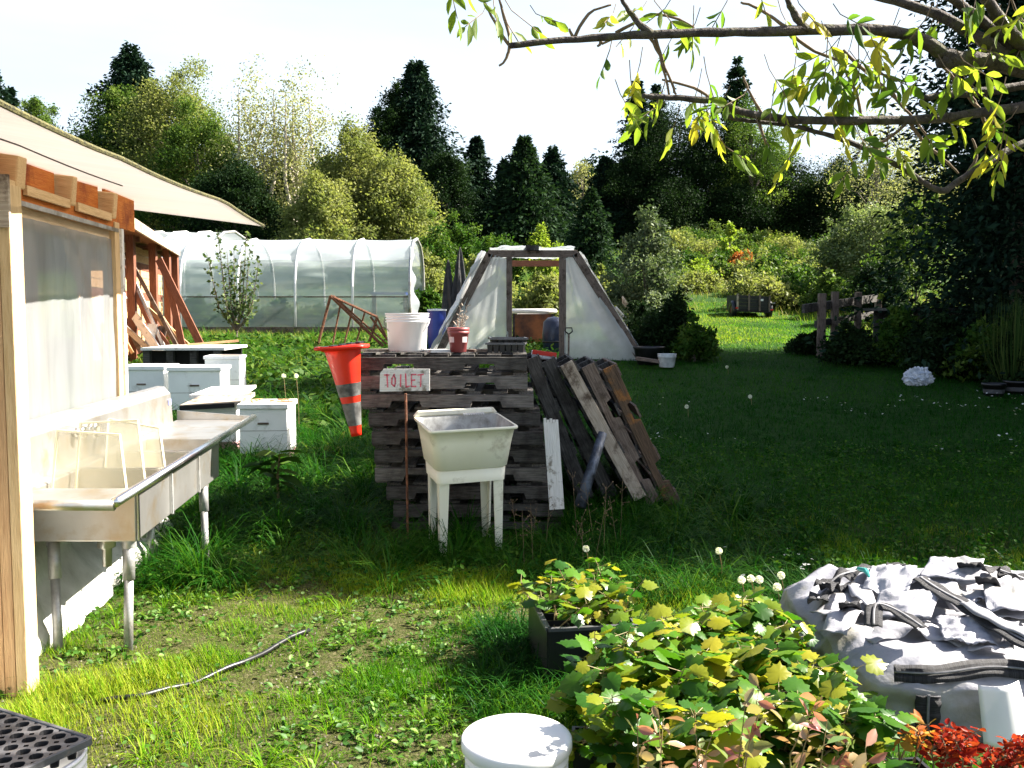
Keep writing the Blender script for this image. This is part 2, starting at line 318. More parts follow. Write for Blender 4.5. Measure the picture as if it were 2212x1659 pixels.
def clump_points(rng, n_cl, per, rx, ry, rz, cr, shell=.45, flat=0.75):
    d = nrm(rng.normal(size=(n_cl, 3))); r = rng.uniform(shell, 1, (n_cl, 1))**.8
    c = d*r*np.array([rx, ry, rz]); cs = cr*rng.uniform(.6, 1.4, (n_cl, 1))
    q = nrm(rng.normal(size=(n_cl*per, 3)))*rng.uniform(0, 1, (n_cl*per, 1))**.5
    c = c*(1+.16*rng.normal(size=(n_cl, 1)))
    pts = np.repeat(c, per, 0)+q*(1+.5*(rng.uniform(0, 1, (n_cl*per, 1)) > .8))*np.repeat(cs, per, 0)*np.array([1, 1, flat])
    cl = np.repeat(rng.uniform(0, 1, n_cl), per)
    return pts, c, cl
def broad_tree(name, loc, h, rx, rz, mat, label, cat='tree', group='trees behind the plot', n=11000, leaf=.22, ncl=60, trunk='bark', cr=None, seed=0, limb=.02, trunks=1, squash=1, up=.3, shell=.45, tr=None):
    rng = np.random.default_rng(seed+101); rnd_ = random.Random(seed); t = thing(name, loc, label, cat, group); loc = Vector(loc)
    cz = h-rz; pts, c, cl = clump_points(rng, ncl, n//ncl, rx, rx*squash, rz, cr or rx*.33, shell)
    # egg-shaped: narrower at top
    f = 1-.35*np.clip(pts[:, 2]/rz, -1, 1); pts[:, 0] *= f; pts[:, 1] *= f
    pts[:, 2] += cz; ok = pts[:, 2] > .05; pts = pts[ok]; cl = cl[ok]
    leaves('crown' if cat == 'tree' else 'foliage', pts+np.array(loc), leaf, mat, t, rng=rng, up=up, rnd=np.clip(cl*.65+rng.uniform(0, .45, len(pts)), 0, 1))
    m = MB(); rb = tr or max(.03, h*limb)
    for k in range(trunks):
        a = 2*pi*k/max(trunks, 1); ox = Vector((cos(a), sin(a), 0))*(0 if trunks == 1 else rx*.25)
        top = Vector((rnd_.uniform(-.2, .2)*rx, rnd_.uniform(-.2, .2)*rx, cz+rz*.7))+ox*1.5
        pp = [loc-Vector((0, 0, .3)), loc+ox*.5+Vector((0, 0, h*.15)), loc+ox+top*.5, loc+top]; m.tube(pp, [rb, rb*.85, rb*.55, rb*.12], 7)
    for i in rnd_.sample(range(len(c)), min(12, len(c))):
        e = Vector(c[i])+Vector((0, 0, cz)); s = Vector((0, 0, max(.1*h, min(e.z-.25*rz, h*.75))*.8)); m.tube([loc+s, loc+(s+e)*.5+Vector((0, 0, .05*h)), loc+e], [rb*.4, rb*.25, rb*.06], 5)
    m.build('trunk' if cat == 'tree' else 'stem', M[trunk], t); return t
def conifer(name, loc, h, r, mat, label, group='trees behind the plot', n=11000, leaf=.4, seed=0, base=.06, droop=.35, pw=.85, ragged=.35):
    rng = np.random.default_rng(seed+500); t = thing(name, loc, label, 'tree', group); loc = np.array(loc, float)
    nb = int(n/34); zb = h*(base+(1-base)*rng.uniform(0, 1, nb)**1.25*.985); ph = rng.uniform(0, 2*pi, nb); st_ = h/rng.uniform(17, 22); zb = np.floor(zb/st_)*st_+rng.uniform(0, .28, nb)*st_
    Rr = r*np.clip(1-(zb-h*base)/(h*(1-base)), .01, 1)**pw*(1-ragged+ragged*1.5*rng.uniform(0, 1, nb)**1.4)*(1+.18*np.sin(ph*3+zb*5)+.12*np.sin(ph*5-zb*3))+.03*r
    per = 34; tt = rng.uniform(.08, 1, (nb, per)); lat = rng.normal(0, 1, (nb, per))*(.07+.16*(1-tt))*Rr[:, None]
    rad = Rr[:, None]*tt; cph, sph = np.cos(ph)[:, None], np.sin(ph)[:, None]
    x = rad*cph-lat*sph; y = rad*sph+lat*cph; z = zb[:, None]-droop*Rr[:, None]*tt**1.7+rng.normal(0, .05, (nb, per))*r*.5-np.abs(lat)*.3
    pos = np.stack([x, y, z], -1).reshape(-1, 3); pos = pos[pos[:, 2] > .05]; m_ = len(pos)
    out = np.stack([cph+0*rad, sph+0*rad, 0*rad], -1).reshape(-1, 3)[:m_] if m_ == nb*per else nrm(np.stack([pos[:, 0], pos[:, 1], 0*pos[:, 0]], -1))
    d = nrm(out+rng.normal(0, .45, (m_, 3))+np.array([0, 0, -.25]))
    leaves('crown', pos+loc, leaf, mat, t, wid=.42, up=.25, rng=rng, dirs=d)
    l = Vector(loc); MB().tube([l-Vector((0, 0, .3)), l+Vector((0, 0, h*.5)), l+Vector((0, 0, h*.97))], [h*.018+.03, h*.011+.02, .01], 7).build('trunk', M['bark'], t)
    return t
# ------------------------------------------------------------------ ground
def ground_mat():
    m, t, o = _mat('ground_soil'); tc = t.nodes.new('ShaderNodeTexCoord'); co = tc.outputs['Object']
    c = ramp(t, [(.3, (.02, .03, .006)), (.5, (.05, .055, .016)), (.7, (.13, .11, .065))], nz(t, co, 40, 8, None, .7))
    g = ramp(t, [(.38, (.008, .034, .003)), (.62, (.022, .06, .006))], nz(t, co, 18, 6))
    f = ramp(t, [(.42, (0, 0, 0)), (.52, (1, 1, 1))], nz(t, co, .9, 6, None, .6))
    sx = t.nodes.new('ShaderNodeSeparateXYZ'); t.links.new(co, sx.inputs[0])
    far = t.nodes.new('ShaderNodeMapRange'); far.inputs[1].default_value = 5.5; far.inputs[2].default_value = 7; t.links.new(sx.outputs[1], far.inputs[0])
    mx = t.nodes.new('ShaderNodeMath'); mx.operation = 'MAXIMUM'; t.links.new(far.outputs[0], mx.inputs[0]); t.links.new(f, mx.inputs[1])
    c = mixc(t, far.outputs[0], c, g); b = t.nodes.new('ShaderNodeBsdfPrincipled'); b.inputs['Roughness'].default_value = 1; b.inputs['Specular IOR Level'].default_value = .1
    bp = t.nodes.new('ShaderNodeBump'); bp.inputs['Strength'].default_value = .8; bp.inputs['Distance'].default_value = .03
    t.links.new(nz(t, co, 60, 6), bp.inputs['Height']); t.links.new(bp.outputs[0], b.inputs['Normal']); t.links.new(c, b.inputs['Base Color']); t.links.new(b.outputs[0], o.inputs[0]); return m
gy = np.concatenate([np.arange(-12, 0, 1.0), np.arange(0, 12, .1), np.arange(12, 40, .5), np.arange(40, 130, 3), np.arange(130, 401, 30)])
gx = np.concatenate([-np.arange(12, 320, 12)[::-1], np.arange(-11.8, 11.9, .2), np.arange(12, 320, 12)])
XX, YY = np.meshgrid(gx, gy); ZZ = hz(XX, YY)+.012*np.sin(XX*9+np.sin(YY*7))*np.sin(YY*8.3)*(YY < 14)
nx, ny = len(gx), len(gy); gm = bpy.data.meshes.new('ground')
gm.from_pydata(np.stack([XX, YY, ZZ], -1).reshape(-1, 3).tolist(), [], [(j*nx+i, j*nx+i+1, (j+1)*nx+i+1, (j+1)*nx+i) for j in range(ny-1) for i in range(nx-1)])
gm.polygons.foreach_set('use_smooth', [True]*len(gm.polygons)); gm.materials.append(ground_mat()); go = link(bpy.data.objects.new('ground', gm)); go['kind'] = 'structure'
# ------------------------------------------------------------------ grass and weeds (uncountable)
def nfield(x, y, s, seed=0):
    return np.array([noise.noise(Vector((a*s+seed, b*s, seed*.7))) for a, b in zip(x, y)])
def fr(x, y, m=1.2): return np.abs(x) < .56*y+m
def grass(name, label, n, y0, y1, hmin, hmax, wmul, mat, dens=None, ypow=1.0, lean=.35, xlim=None, seed=0, hfun=None, tm=None):
    tm = tm or BLADE; rng = np.random.default_rng(seed+9)
    y = y0+(y1-y0)*rng.uniform(0, 1, n)**ypow; x = rng.uniform(-1, 1, n)*(.56*y+1.0)
    if xlim: x = rng.uniform(xlim[0], xlim[1], n)
    keep = np.ones(n, bool)
    if dens is not None: keep = rng.uniform(0, 1, n) < dens(x, y)
    x = x[keep]; y = y[keep]; k = len(x); z = hz(x, y)-.01
    hh = rng.uniform(hmin, hmax, k)
    if hfun is not None: hh = hh*hfun(x, y)
    ok = hh > .012; x, y, z, hh = x[ok], y[ok], z[ok], hh[ok]; k = len(x)
    a = rng.uniform(0, 2*pi, k); le = rng.uniform(.05, 1, k)*lean
    d = nrm(np.stack([np.cos(a)*le, np.sin(a)*le, np.ones(k)], -1)); b = rng.uniform(0, 2*pi, k)
    X = np.stack([-np.sin(a), np.cos(a), 0*a], -1)+rng.normal(0, .25, (k, 3)); X = nrm(X-d*(X*d).sum(1, keepdims=True))*(wmul*(hh**.5)[:, None])
    pa = np.sin(x*2.1+1.3*y)*np.sin(y*1.7-x)*.18
    return tag(scatter(name, tm[0], tm[1], np.stack([x, y, z], -1), X, d*hh[:, None], mat, rng.uniform(0, .8, k)+pa*(1+.0*x)+.55*(patch(x, y, .7, seed+40, -.4, .4)-.4), None), label, kind='stuff', cat='grass')
def tussocks(name, label, nc, per, y0, y1, h0, h1, wd, mat, xl=None, dens=None, seed=0, ypow=1., rad=.035):
    rng = np.random.default_rng(seed+900); y = y0+(y1-y0)*rng.uniform(0, 1, nc)**ypow; x = rng.uniform(-1, 1, nc)*(.56*y+.6)
    if xl: x = rng.uniform(xl[0], xl[1], nc)
    if dens is not None: k = rng.uniform(0, 1, nc) < dens(x, y); x, y = x[k], y[k]
    nc = len(x); H = rng.uniform(h0, h1, nc); hue = rng.uniform(-.15, .35, nc); lean0 = rng.uniform(0, 2*pi, nc)
    x, y, H, hue, lean0 = [np.repeat(q, per) for q in (x, y, H, hue, lean0)]; n = len(x); a = rng.uniform(0, 2*pi, n)
    rr_ = rng.uniform(0, 1, n)*rad; px, py = x+np.cos(a)*rr_, y+np.sin(a)*rr_; le = rng.uniform(.1, 1.1, n)
    d = nrm(np.stack([np.cos(a)*le+.25*np.cos(lean0), np.sin(a)*le+.25*np.sin(lean0), np.ones(n)], -1)); hh = (H*rng.uniform(.45, 1.15, n))[:, None]
    X = nrm(np.stack([-np.sin(a), np.cos(a), 0*a], -1)+rng.normal(0, .15, (n, 3)))*wd*(.6+.6*rng.uniform(0, 1, (n, 1)))
    return tag(scatter(name, ARCH[0], ARCH[1], np.stack([px, py, hz(px, py)-.01], -1), X, d*hh, mat, rng.uniform(0, .6, n)+hue, None), label, kind='stuff', cat='grass')
cellc = {}
def patch(x, y, s, seed, lo, hi):
    # cheap tileable-free noise: sum of rotated sines
    v = 0
    for k in range(5):
        a = seed*1.7+k*2.399; f = s*(1.6**k); v = v+np.sin((x*np.cos(a)+y*np.sin(a))*f+seed*3.1+k+1.3*np.sin((y*np.cos(a)-x*np.sin(a))*f*.7))/(1.35**k)
    return np.clip((v/2.2-lo)/(hi-lo), 0, 1)
# open gravelly foreground, deeper sward by the tub, lawn to the right, meadow further off
near_d = lambda x, y: .42+.58*patch(x, y, 1.6, 3, -.35, .25)
grass('grass', 'short patchy grass over gravel in the sunlit foreground', 420000, 1.7, 7.2, .015, .08, .0115, LM['grass'], lambda x, y: near_d(x, y)*np.clip(1.1-np.clip(y-5.0, 0, 9)*.5, .3, 1), hfun=lambda x, y: .4+1.2*patch(x, y, 3.1, 8, -.2, .7))
tall_d = lambda x, y: np.clip((y-5.35)/.7, 0, 1)*np.clip((1.9-x)/.5, 0, 1)*(1-.9*((x > -2.1) & (x < -1.2) & (y < 5.5)))
grass('tall_grass', 'tall uncut grass around the pallets and the laundry tub', 40000, 5.2, 12.5, .10, .36, .018, LM['tall'], lambda x, y: tall_d(x, y)*(.25+.75*patch(x, y, 2.5, 5, -.4, .3))*(1-((x > -1.15) & (x < .35) & (y > 6.6) & (y < 7.6))), ypow=1.2, lean=1.9, hfun=lambda x, y: .45+.75*patch(x, y, 1.4, 15, -.5, .5)*np.clip((y-5)/1.3, .35, 1), tm=ARCH)
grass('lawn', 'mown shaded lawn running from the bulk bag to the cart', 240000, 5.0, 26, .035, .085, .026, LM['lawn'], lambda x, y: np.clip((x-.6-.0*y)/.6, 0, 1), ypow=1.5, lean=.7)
grass('rough_grass', 'rough weedy grass between the beehives and the polytunnel', 60000, 8.5, 24, .06, .26, .03, LM['rough'], lambda x, y: np.clip((1.2-x)/.5, 0, 1)*(.2+.8*patch(x, y, .9, 2, -.4, .3)), ypow=1.3, lean=1.2, tm=ARCH)
grass('weedy_grass', 'tufts of long grass on the lawn edge beside the leaning pallets', 9000, 5.0, 8.2, .06, .2, .014, LM['tall'], lambda x, y: patch(x, y, 1.7, 12, -.1, .4)*np.clip((2.6-x)/1.0, 0, 1)*np.clip((y-5)/.5, 0, 1), lean=1.6, xlim=(.2, 2.8), tm=ARCH)
grass('sun_strip_grass', 'short yellow green grass coloured brighter as sunlight on the open track before the cart', 70000, 17.5, 32, .03, .08, .04, LM['grass'], lambda x, y: np.clip((y-17.8)/1.5, 0, 1)*(x > 1.8), xlim=(1.5, 10.5), lean=.9, seed=12)  # brighter blades laid over the lawn paint the sun patch
keepout = lambda x, y: ~((x > -1.15) & (x < .40) & (y > 6.45) & (y < 7.65))
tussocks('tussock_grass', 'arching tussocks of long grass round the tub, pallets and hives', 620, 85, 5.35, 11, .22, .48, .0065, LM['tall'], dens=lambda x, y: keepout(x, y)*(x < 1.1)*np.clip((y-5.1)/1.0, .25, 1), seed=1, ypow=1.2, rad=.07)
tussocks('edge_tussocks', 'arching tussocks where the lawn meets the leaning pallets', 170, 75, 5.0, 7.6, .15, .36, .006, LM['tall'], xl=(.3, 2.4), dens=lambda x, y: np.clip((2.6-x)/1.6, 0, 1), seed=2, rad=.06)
tussocks('foreground_tufts', 'bright grass tufts standing out of the sunlit foreground', 1200, 30, 1.9, 5.9, .04, .14, .0045, LM['grass'], dens=lambda x, y: (x < .3)*(.25+.75*patch(x, y, 1.2, 33, -.2, .4)), seed=3, rad=.03)
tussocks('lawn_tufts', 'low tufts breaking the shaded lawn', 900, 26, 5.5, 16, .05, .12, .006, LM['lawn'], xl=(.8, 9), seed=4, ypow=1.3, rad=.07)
tussocks('back_tussocks', 'rough tussocks in front of the polytunnel', 500, 40, 9.5, 22, .18, .45, .012, LM['rough'], dens=lambda x, y: x < .6, seed=6, rad=.1)
def weeds(name, label, n, y0, y1, size, mat, dens=None, seed=0, xl=None, zr=.03, tm=LEAF8, ypow=1.):
    rng = np.random.default_rng(seed+77); y = y0+(y1-y0)*rng.uniform(0, 1, n)**ypow; x = rng.uniform(-1, 1, n)*(.56*y+1)
    if xl: x = rng.uniform(xl[0], xl[1], n)
    # rosettes
    per = 7; y = np.repeat(y, per); x = np.repeat(x, per); a = rng.uniform(0, 2*pi, n*per)
    k = rng.uniform(0, 1, n*per) < (dens(x, y) if dens else 1); x, y, a = x[k], y[k], a[k]; m_ = len(x)
    d = np.stack([np.cos(a), np.sin(a), rng.uniform(.1, .9, m_)], -1); pos = np.stack([x, y, hz(x, y)+rng.uniform(0, zr, m_)], -1)
    pos[:, :2] += d[:, :2]*size*rng.uniform(0, .6, (m_, 1))
    return tag(leaves(name, pos, size, mat, None, tmpl=tm, up=.5, wid=.62, rng=rng, dirs=d), label, kind='stuff', cat='weeds')
weeds('ground_weeds', 'small broad leaved weeds and clover on the gravel', 6500, 1.8, 6.3, .028, LM['weed'], lambda x, y: .25+.75*patch(x, y, 1.9, 21, -.2, .5), seed=1)
weeds('clover', 'clover and low weeds in the long grass under the tub', 3500, 5.3, 9, .03, LM['tall'], seed=2, zr=.12)
weeds('meadow_weeds', 'leafy weeds behind the hives', 3200, 9.5, 20, .11, LM['bush'], lambda x, y: np.clip((.9-x)/.5, 0, 1), seed=3, zr=.15, tm=LEAF4)
rng = np.random.default_rng(4)
n = 2600; x = rng.uniform(1.2, 9, n); y = rng.uniform(5.3, 12, n); k = patch(x, y, .8, 4, -.1, .6) > rng.uniform(0, 1, n); x, y = x[k], y[k]
s_ = .5+.5*rng.uniform(0, 1, len(x))
pos = np.stack([x, y, hz(x, y)+.07], -1)
tag(leaves('clover_flowers', pos, .027, LM['white'], up=.8, wid=1., rng=rng), 'white clover flower heads dotted over the shaded lawn', 'flowers', kind='stuff')
# gravel chips
n = 16000; y = rng.uniform(1.8, 6.2, n); x = rng.uniform(-1, 1, n)*(.56*y+.5); k = rng.uniform(0, 1, n) > near_d(x, y)*.9; x, y = x[k], y[k]
m_, t_, o_ = _mat('gravel_chips'); a_ = attr(t_, 'rnd'); c_ = ramp(t_, [(0, (.035, .03, .022)), (.5, (.085, .072, .058)), (1, (.18, .16, .13))], a_.outputs['Fac'])
b_ = t_.nodes.new('ShaderNodeBsdfPrincipled'); b_.inputs['Roughness'].default_value = .9; t_.links.new(c_, b_.inputs['Base Color']); t_.links.new(b_.outputs[0], o_.inputs[0])
PEB = ([(-.5, -.4, 0), (.5, -.5, 0), (.45, .5, 0), (-.4, .4, 0), (-.25, -.2, .35), (.3, -.25, .4), (.2, .3, .35), (-.2, .25, .4)], [(4, 5, 6, 7), (0, 1, 5, 4), (1, 2, 6, 5), (2, 3, 7, 6), (3, 0, 4, 7)])
aa = rng.uniform(0, 6.28, len(x)); sz = rng.uniform(.004, .013, (len(x), 1)); X = np.stack([np.cos(aa), np.sin(aa), 0*aa], -1)*sz; Yv = np.stack([-np.sin(aa), np.cos(aa), 0*aa], -1)*sz
tag(scatter('gravel', PEB[0], PEB[1], np.stack([x, y, hz(x, y)+.001], -1), X, Yv, m_, rng.uniform(0, 1, len(x))), 'loose grey gravel showing through the foreground grass', 'gravel', kind='stuff')
# dry meadow and rough growth on the far slope
def mat_mix_grass(): return leafm('meadow_blades', g3((.05, .11, .012), (.13, .19, .025), (.32, .27, .08)), .35)
grass('meadow', 'sunlit yellowing meadow on the far slope', 200000, 19, 58, .08, .28, .028, mat_mix_grass(), lambda x, y: (.35+.65*patch(x, y, .35, 6, -.4, .4))*((x < 3.5+.0*y) | (x > 8) | (y > 29)), ypow=1.2, lean=.5, hfun=lambda x, y: np.clip((y-17)/9, .3, 1))
# ------------------------------------------------------------------ background trees
def TP(u, vtop, Y, wpx):  # base location, height and radius for a crown seen at (u, vtop)
    b = onG(u, Y); top = P(u, vtop, Y); return b, top.z-b.z, wpx/2012*Y/2
CON = [ # u, vtop, w, Y, label, mat
 (-8, 105, 150, 44, 'dark conifer cut by the left edge of the photo', 'dark_conifer'),
 (42, 190, 110, 56, 'small dark fir behind the shed roof near the left edge', 'dark_conifer'),
 (196, 288, 34, 60, 'tiny distant fir above the shed roof', 'conifer'),
 (300, 100, 290, 53, 'tallest left conifer rising behind the yellow green alder', 'dark_conifer'),
 (903, 122, 210, 54, 'tall broad dark conifer in the middle of the skyline', 'dark_conifer'),
 (862, 200, 120, 57, 'second spire leaning on the left of the tall middle conifer', 'dark_conifer'),
 (1030, 290, 92, 60, 'short pointed fir right of the tall middle conifer', 'dark_conifer'),
 (1132, 298, 150, 52, 'wide short fir above the ridge of the frame greenhouse', 'conifer'),
 (1192, 318, 120, 55, 'right hand one of the two short firs above the frame greenhouse', 'dark_conifer'),
 (1088, 345, 70, 60, 'low dark fir between the two pointed firs', 'dark_conifer'),
 (1372, 172, 110, 62, 'slim dark spruce at the left end of the dark wood', 'dark_conifer'),
 (1412, 182, 100, 65, 'slim spruce just right of the first spruce of the dark wood', 'dark_conifer'),
 (1582, 122, 120, 64, 'tall thin conifer rising behind the overhanging elder leaves', 'conifer'),
 (1305, 335, 90, 60, 'low dark fir at the left foot of the dark wood', 'dark_conifer'),
 (1275, 408, 120, 34, 'thick dark cypress just left of the round pear shrub', 'conifer'),
]
for i, (u, vt, wp, Y, lb, mt) in enumerate(CON):
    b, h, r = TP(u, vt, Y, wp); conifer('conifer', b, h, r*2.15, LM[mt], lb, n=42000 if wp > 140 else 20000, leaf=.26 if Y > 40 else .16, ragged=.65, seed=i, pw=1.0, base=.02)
BRD = [ # u, vtop, w, Y, material, label, kwargs
 (100, 213, 120, 50, 'broad', 'rounded green tree above the shed roof at left', {}),
 (398, 140, 220, 50, 'yellow_broad', 'tall yellow green alder in front of the left conifer', dict(n=20000, ncl=110)),
 (280, 190, 190, 51, 'broad', 'green tree low on the left of the yellow alder', dict(n=15000)),
 (440, 235, 200, 47, 'broad', 'deep green tree behind the roof tip', dict(n=15000)),
 (520, 345, 170, 43, 'dark_broad', 'dark tree standing between roof tip and birches', dict(n=12000)),
 (230, 255, 60, 54, 'airy', 'thin wispy tree at the left flank of the left conifer', dict(n=2500)),
 (560, 135, 150, 46, 'airy', 'left airy birch with sky showing through', dict(n=5200, ncl=70, trunk='birch', trunks=2, tr=.15, leaf=.16, cr=1.0, shell=.2)),
 (650, 158, 170, 46, 'airy', 'right airy birch with pale trunks', dict(n=6000, ncl=80, trunk='birch', trunks=3, tr=.15, leaf=.16, cr=1.0, shell=.2)),
 (610, 330, 200, 49, 'dark_broad', 'shadowy tree filling in beneath the birches', dict(n=12000)),
 (770, 275, 190, 42, 'yellow_broad', 'pale willow to the right of the birches', dict(n=14000, ncl=90)),
 (860, 335, 170, 41, 'yellow_broad', 'pale willow lower and nearer to the middle conifer', dict(n=12000, ncl=80)),
 (700, 390, 170, 39, 'yellow_broad', 'low willow right behind the polytunnel roof', dict(n=12000, ncl=80)),
 (845, 190, 130, 53, 'dark_broad', 'dark rounded tree on the left shoulder of the middle conifer', dict(n=10000)),
 (960, 330, 130, 50, 'dark_broad', 'dark tree on the right shoulder of the middle conifer', dict(n=9000)),
 (1258, 330, 60, 70, 'airy', 'tiny pale far tree in the gap of the skyline', dict(n=2500)),
 (1440, 225, 210, 62, 'dark_broad', 'broad dark tree at the heart of the dark wood', dict(n=18000, ncl=100)),
 (1530, 260, 160, 61, 'dark_broad', 'dark tree under the tall thin conifer', dict(n=14000)),
 (1615, 215, 150, 60, 'broad', 'olive leafed tree on the sunny side of the dark wood', dict(n=8500)),
 (1360, 330, 150, 60, 'dark_broad', 'low dark tree over the round pear shrub', dict(n=12000)),
 (1690, 345, 190, 62, 'dark_broad', 'dark thicket tree above the parked cart', dict(n=14000)),
 (1800, 345, 200, 60, 'dark_broad', 'dark thicket tree above the rail fence', dict(n=14000)),
 (1590, 400, 150, 59, 'dark_broad', 'low dark tree behind the little lime tree', dict(n=11000)),
 (1450, 395, 150, 58, 'dark_broad', 'low dark tree above the far lawn strip', dict(n=11000)),
 (1880, 205, 200, 52, 'airy', 'wispy bare topped tree behind the elder twigs at right', dict(n=4500, leaf=.15, cr=1.2, shell=.2, limb=.01)),
 (1990, 270, 170, 46, 'airy', 'wispy pale tree beside the dark right hand conifers', dict(n=4500, leaf=.15, cr=1.2, shell=.2, limb=.01)),
 (1900, 370, 200, 56, 'dark_broad', 'dark low tree behind the big grey green shrub', dict(n=12000)),
]
for i, (u, vt, wp, Y, mt, lb, kw) in enumerate(BRD):
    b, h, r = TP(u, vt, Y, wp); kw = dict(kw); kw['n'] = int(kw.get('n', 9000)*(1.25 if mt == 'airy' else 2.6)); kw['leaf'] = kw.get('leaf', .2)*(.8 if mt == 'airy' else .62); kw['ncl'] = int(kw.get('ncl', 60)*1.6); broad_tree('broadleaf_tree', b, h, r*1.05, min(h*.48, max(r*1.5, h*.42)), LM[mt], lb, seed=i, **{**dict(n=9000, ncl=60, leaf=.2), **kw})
# the far wood that reads as one mass
rng = np.random.default_rng(31); n = 150000; x = rng.uniform(-62, 62, n); y = rng.uniform(78, 90, n)
hh = (5.2+1.6*np.sin(x*.35)+1.5*np.sin(x*.9+1)+rng.uniform(-1, 1, n)); z = hz(x, y)+hh*rng.uniform(0, 1, n)**.7
tag(leaves('far_woods', np.stack([x, y, z], -1), .38, LM['dark_broad'], rng=rng), 'dark far wood closing the view behind all the trees', 'wood', kind='stuff')
# hedge-like growth right behind the tunnel and the plot
SHR = [ # u, vtop, w, Y, mat, label, name
 (930, 470, 110, 36, 'bush', 'lit green shrub right of the polytunnel end', {}),
 (1000, 450, 100, 38, 'bush', 'leafy shrub above the black draped stakes', {}),
 (1085, 482, 110, 34, 'bush', 'rounded bush behind the left corner of the frame greenhouse', {}),
 (1170, 490, 90, 32, 'bright', 'yellow green bush behind the ridge block', {}),
 (920, 540, 100, 29, 'yellow_broad', 'pale low bush between tunnel end and black drapes', {}),
 (1050, 545, 120, 27, 'yellow_broad', 'low sunlit bush behind the frame greenhouse door', {}),
 (1300, 575, 60, 26, 'yellow_broad', 'small pale bush behind the right slope of the frame greenhouse', {}),
 (920, 620, 90, 25, 'bush', 'bright leafy vegetables beside the polytunnel end', {}),
 (1180, 590, 110, 25, 'yellow_broad', 'lit weeds seen through the doorway', {}),
 (1480, 530, 80, 52, 'yellow_broad', 'low golden shrub at the left edge of the far lawn', {}),
 (1690, 520, 120, 48, 'yellow_broad', 'hazy green shrub on the crest of the slope', {}),
 (1600, 545, 60, 42, 'orange', 'russet bush on the slope right of the far lawn', {}),
 (1640, 560, 40, 41, 'orange', 'smaller russet bush beside the first russet bush', {}),
 (1660, 550, 90, 38, 'bush', 'dark green bush on the slope above the cart', {}),
 (1730, 570, 110, 35, 'bush', 'green bramble bush on the slope right of the cart', {}),
 (1620, 590, 110, 34, 'yellow_broad', 'yellow green bramble behind the cart', {}),
 (1700, 605, 110, 32, 'bush', 'bramble bush between cart and rail fence', {}),
 (1500, 590, 110, 36, 'yellow_broad', 'pale weedy bush on the slope left of the cart', {}),
 (1790, 595, 110, 29, 'broad', 'dense bush behind the rail fence posts', {}),
 (1570, 560, 80, 44, 'yellow_broad', 'pale bush under the russet bush', {}),
]
for i, (u, vt, wp, Y, mt, lb, kw) in enumerate(SHR):
    b, h, r = TP(u, vt, Y, wp); h = max(h, .5); broad_tree('shrub', b, h, r, h*.55, LM[mt], lb, 'shrub', 'shrubs on the slope', n=6500, ncl=60, leaf=.11, seed=i+60, tr=.03, shell=.3)
rv = random.Random(77)
for k in range(52):
    u = rv.uniform(1440, 1790); Y = rv.uniform(28, 56) if u > 1600 else rv.uniform(38, 57); b = onG(u, Y); r_ = rv.uniform(.5, 1.5); h_ = rv.uniform(.6, 1.5)
    broad_tree('shrub', b, h_, r_, h_*.6, LM[rv.choice(['yellow_broad', 'bush', 'yellow_broad', 'broad', 'bright' if k % 5 == 0 else 'bush'])], 'low weedy bush in the overgrown golden green slope behind the cart', 'shrub', 'weedy bushes on the overgrown slope', n=2600, ncl=30, leaf=.12, seed=k+300, tr=.02, shell=.2)
b, h, r = TP(1573, 488, 44, 34); broad_tree('small_tree', b, h, r, h*.42, LM['bright'], 'little lime green tree standing alone before the dark wood', 'tree', None, n=1200, ncl=22, leaf=.16, seed=91, tr=.05)
# nearer shrubs
b, h, r = TP(1392, 462, 19.5, 150); broad_tree('pear_shrub', b, h, r, h*.47, leafm('grey_green_leaves', g3((.03, .05, .025), (.07, .10, .05), (.20, .24, .14)), .3), 'egg shaped grey green pear shrub right of the frame greenhouse', 'shrub', None, n=15000, ncl=110, leaf=.075, seed=92, tr=.04, cr=.22)
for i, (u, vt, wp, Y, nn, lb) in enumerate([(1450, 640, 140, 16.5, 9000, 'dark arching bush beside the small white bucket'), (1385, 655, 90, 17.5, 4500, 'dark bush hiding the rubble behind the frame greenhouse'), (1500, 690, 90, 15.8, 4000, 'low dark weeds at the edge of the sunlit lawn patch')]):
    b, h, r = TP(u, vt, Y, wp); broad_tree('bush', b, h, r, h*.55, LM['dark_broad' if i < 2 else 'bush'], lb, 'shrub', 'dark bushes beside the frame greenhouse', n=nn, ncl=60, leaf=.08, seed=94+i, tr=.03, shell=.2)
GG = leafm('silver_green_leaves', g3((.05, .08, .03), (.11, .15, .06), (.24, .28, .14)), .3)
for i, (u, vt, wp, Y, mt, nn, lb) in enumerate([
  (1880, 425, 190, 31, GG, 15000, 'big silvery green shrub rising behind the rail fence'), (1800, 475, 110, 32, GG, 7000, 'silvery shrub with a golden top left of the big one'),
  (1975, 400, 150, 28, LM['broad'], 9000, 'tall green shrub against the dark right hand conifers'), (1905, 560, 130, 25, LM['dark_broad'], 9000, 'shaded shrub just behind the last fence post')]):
    b, h, r = TP(u, vt, Y, wp); broad_tree('large_shrub', b, h, r, h*.5, mt, lb, 'shrub', 'shrubs behind the rail fence', n=nn, ncl=90, leaf=.10, seed=100+i, tr=.05, shell=.25, cr=r*.3)
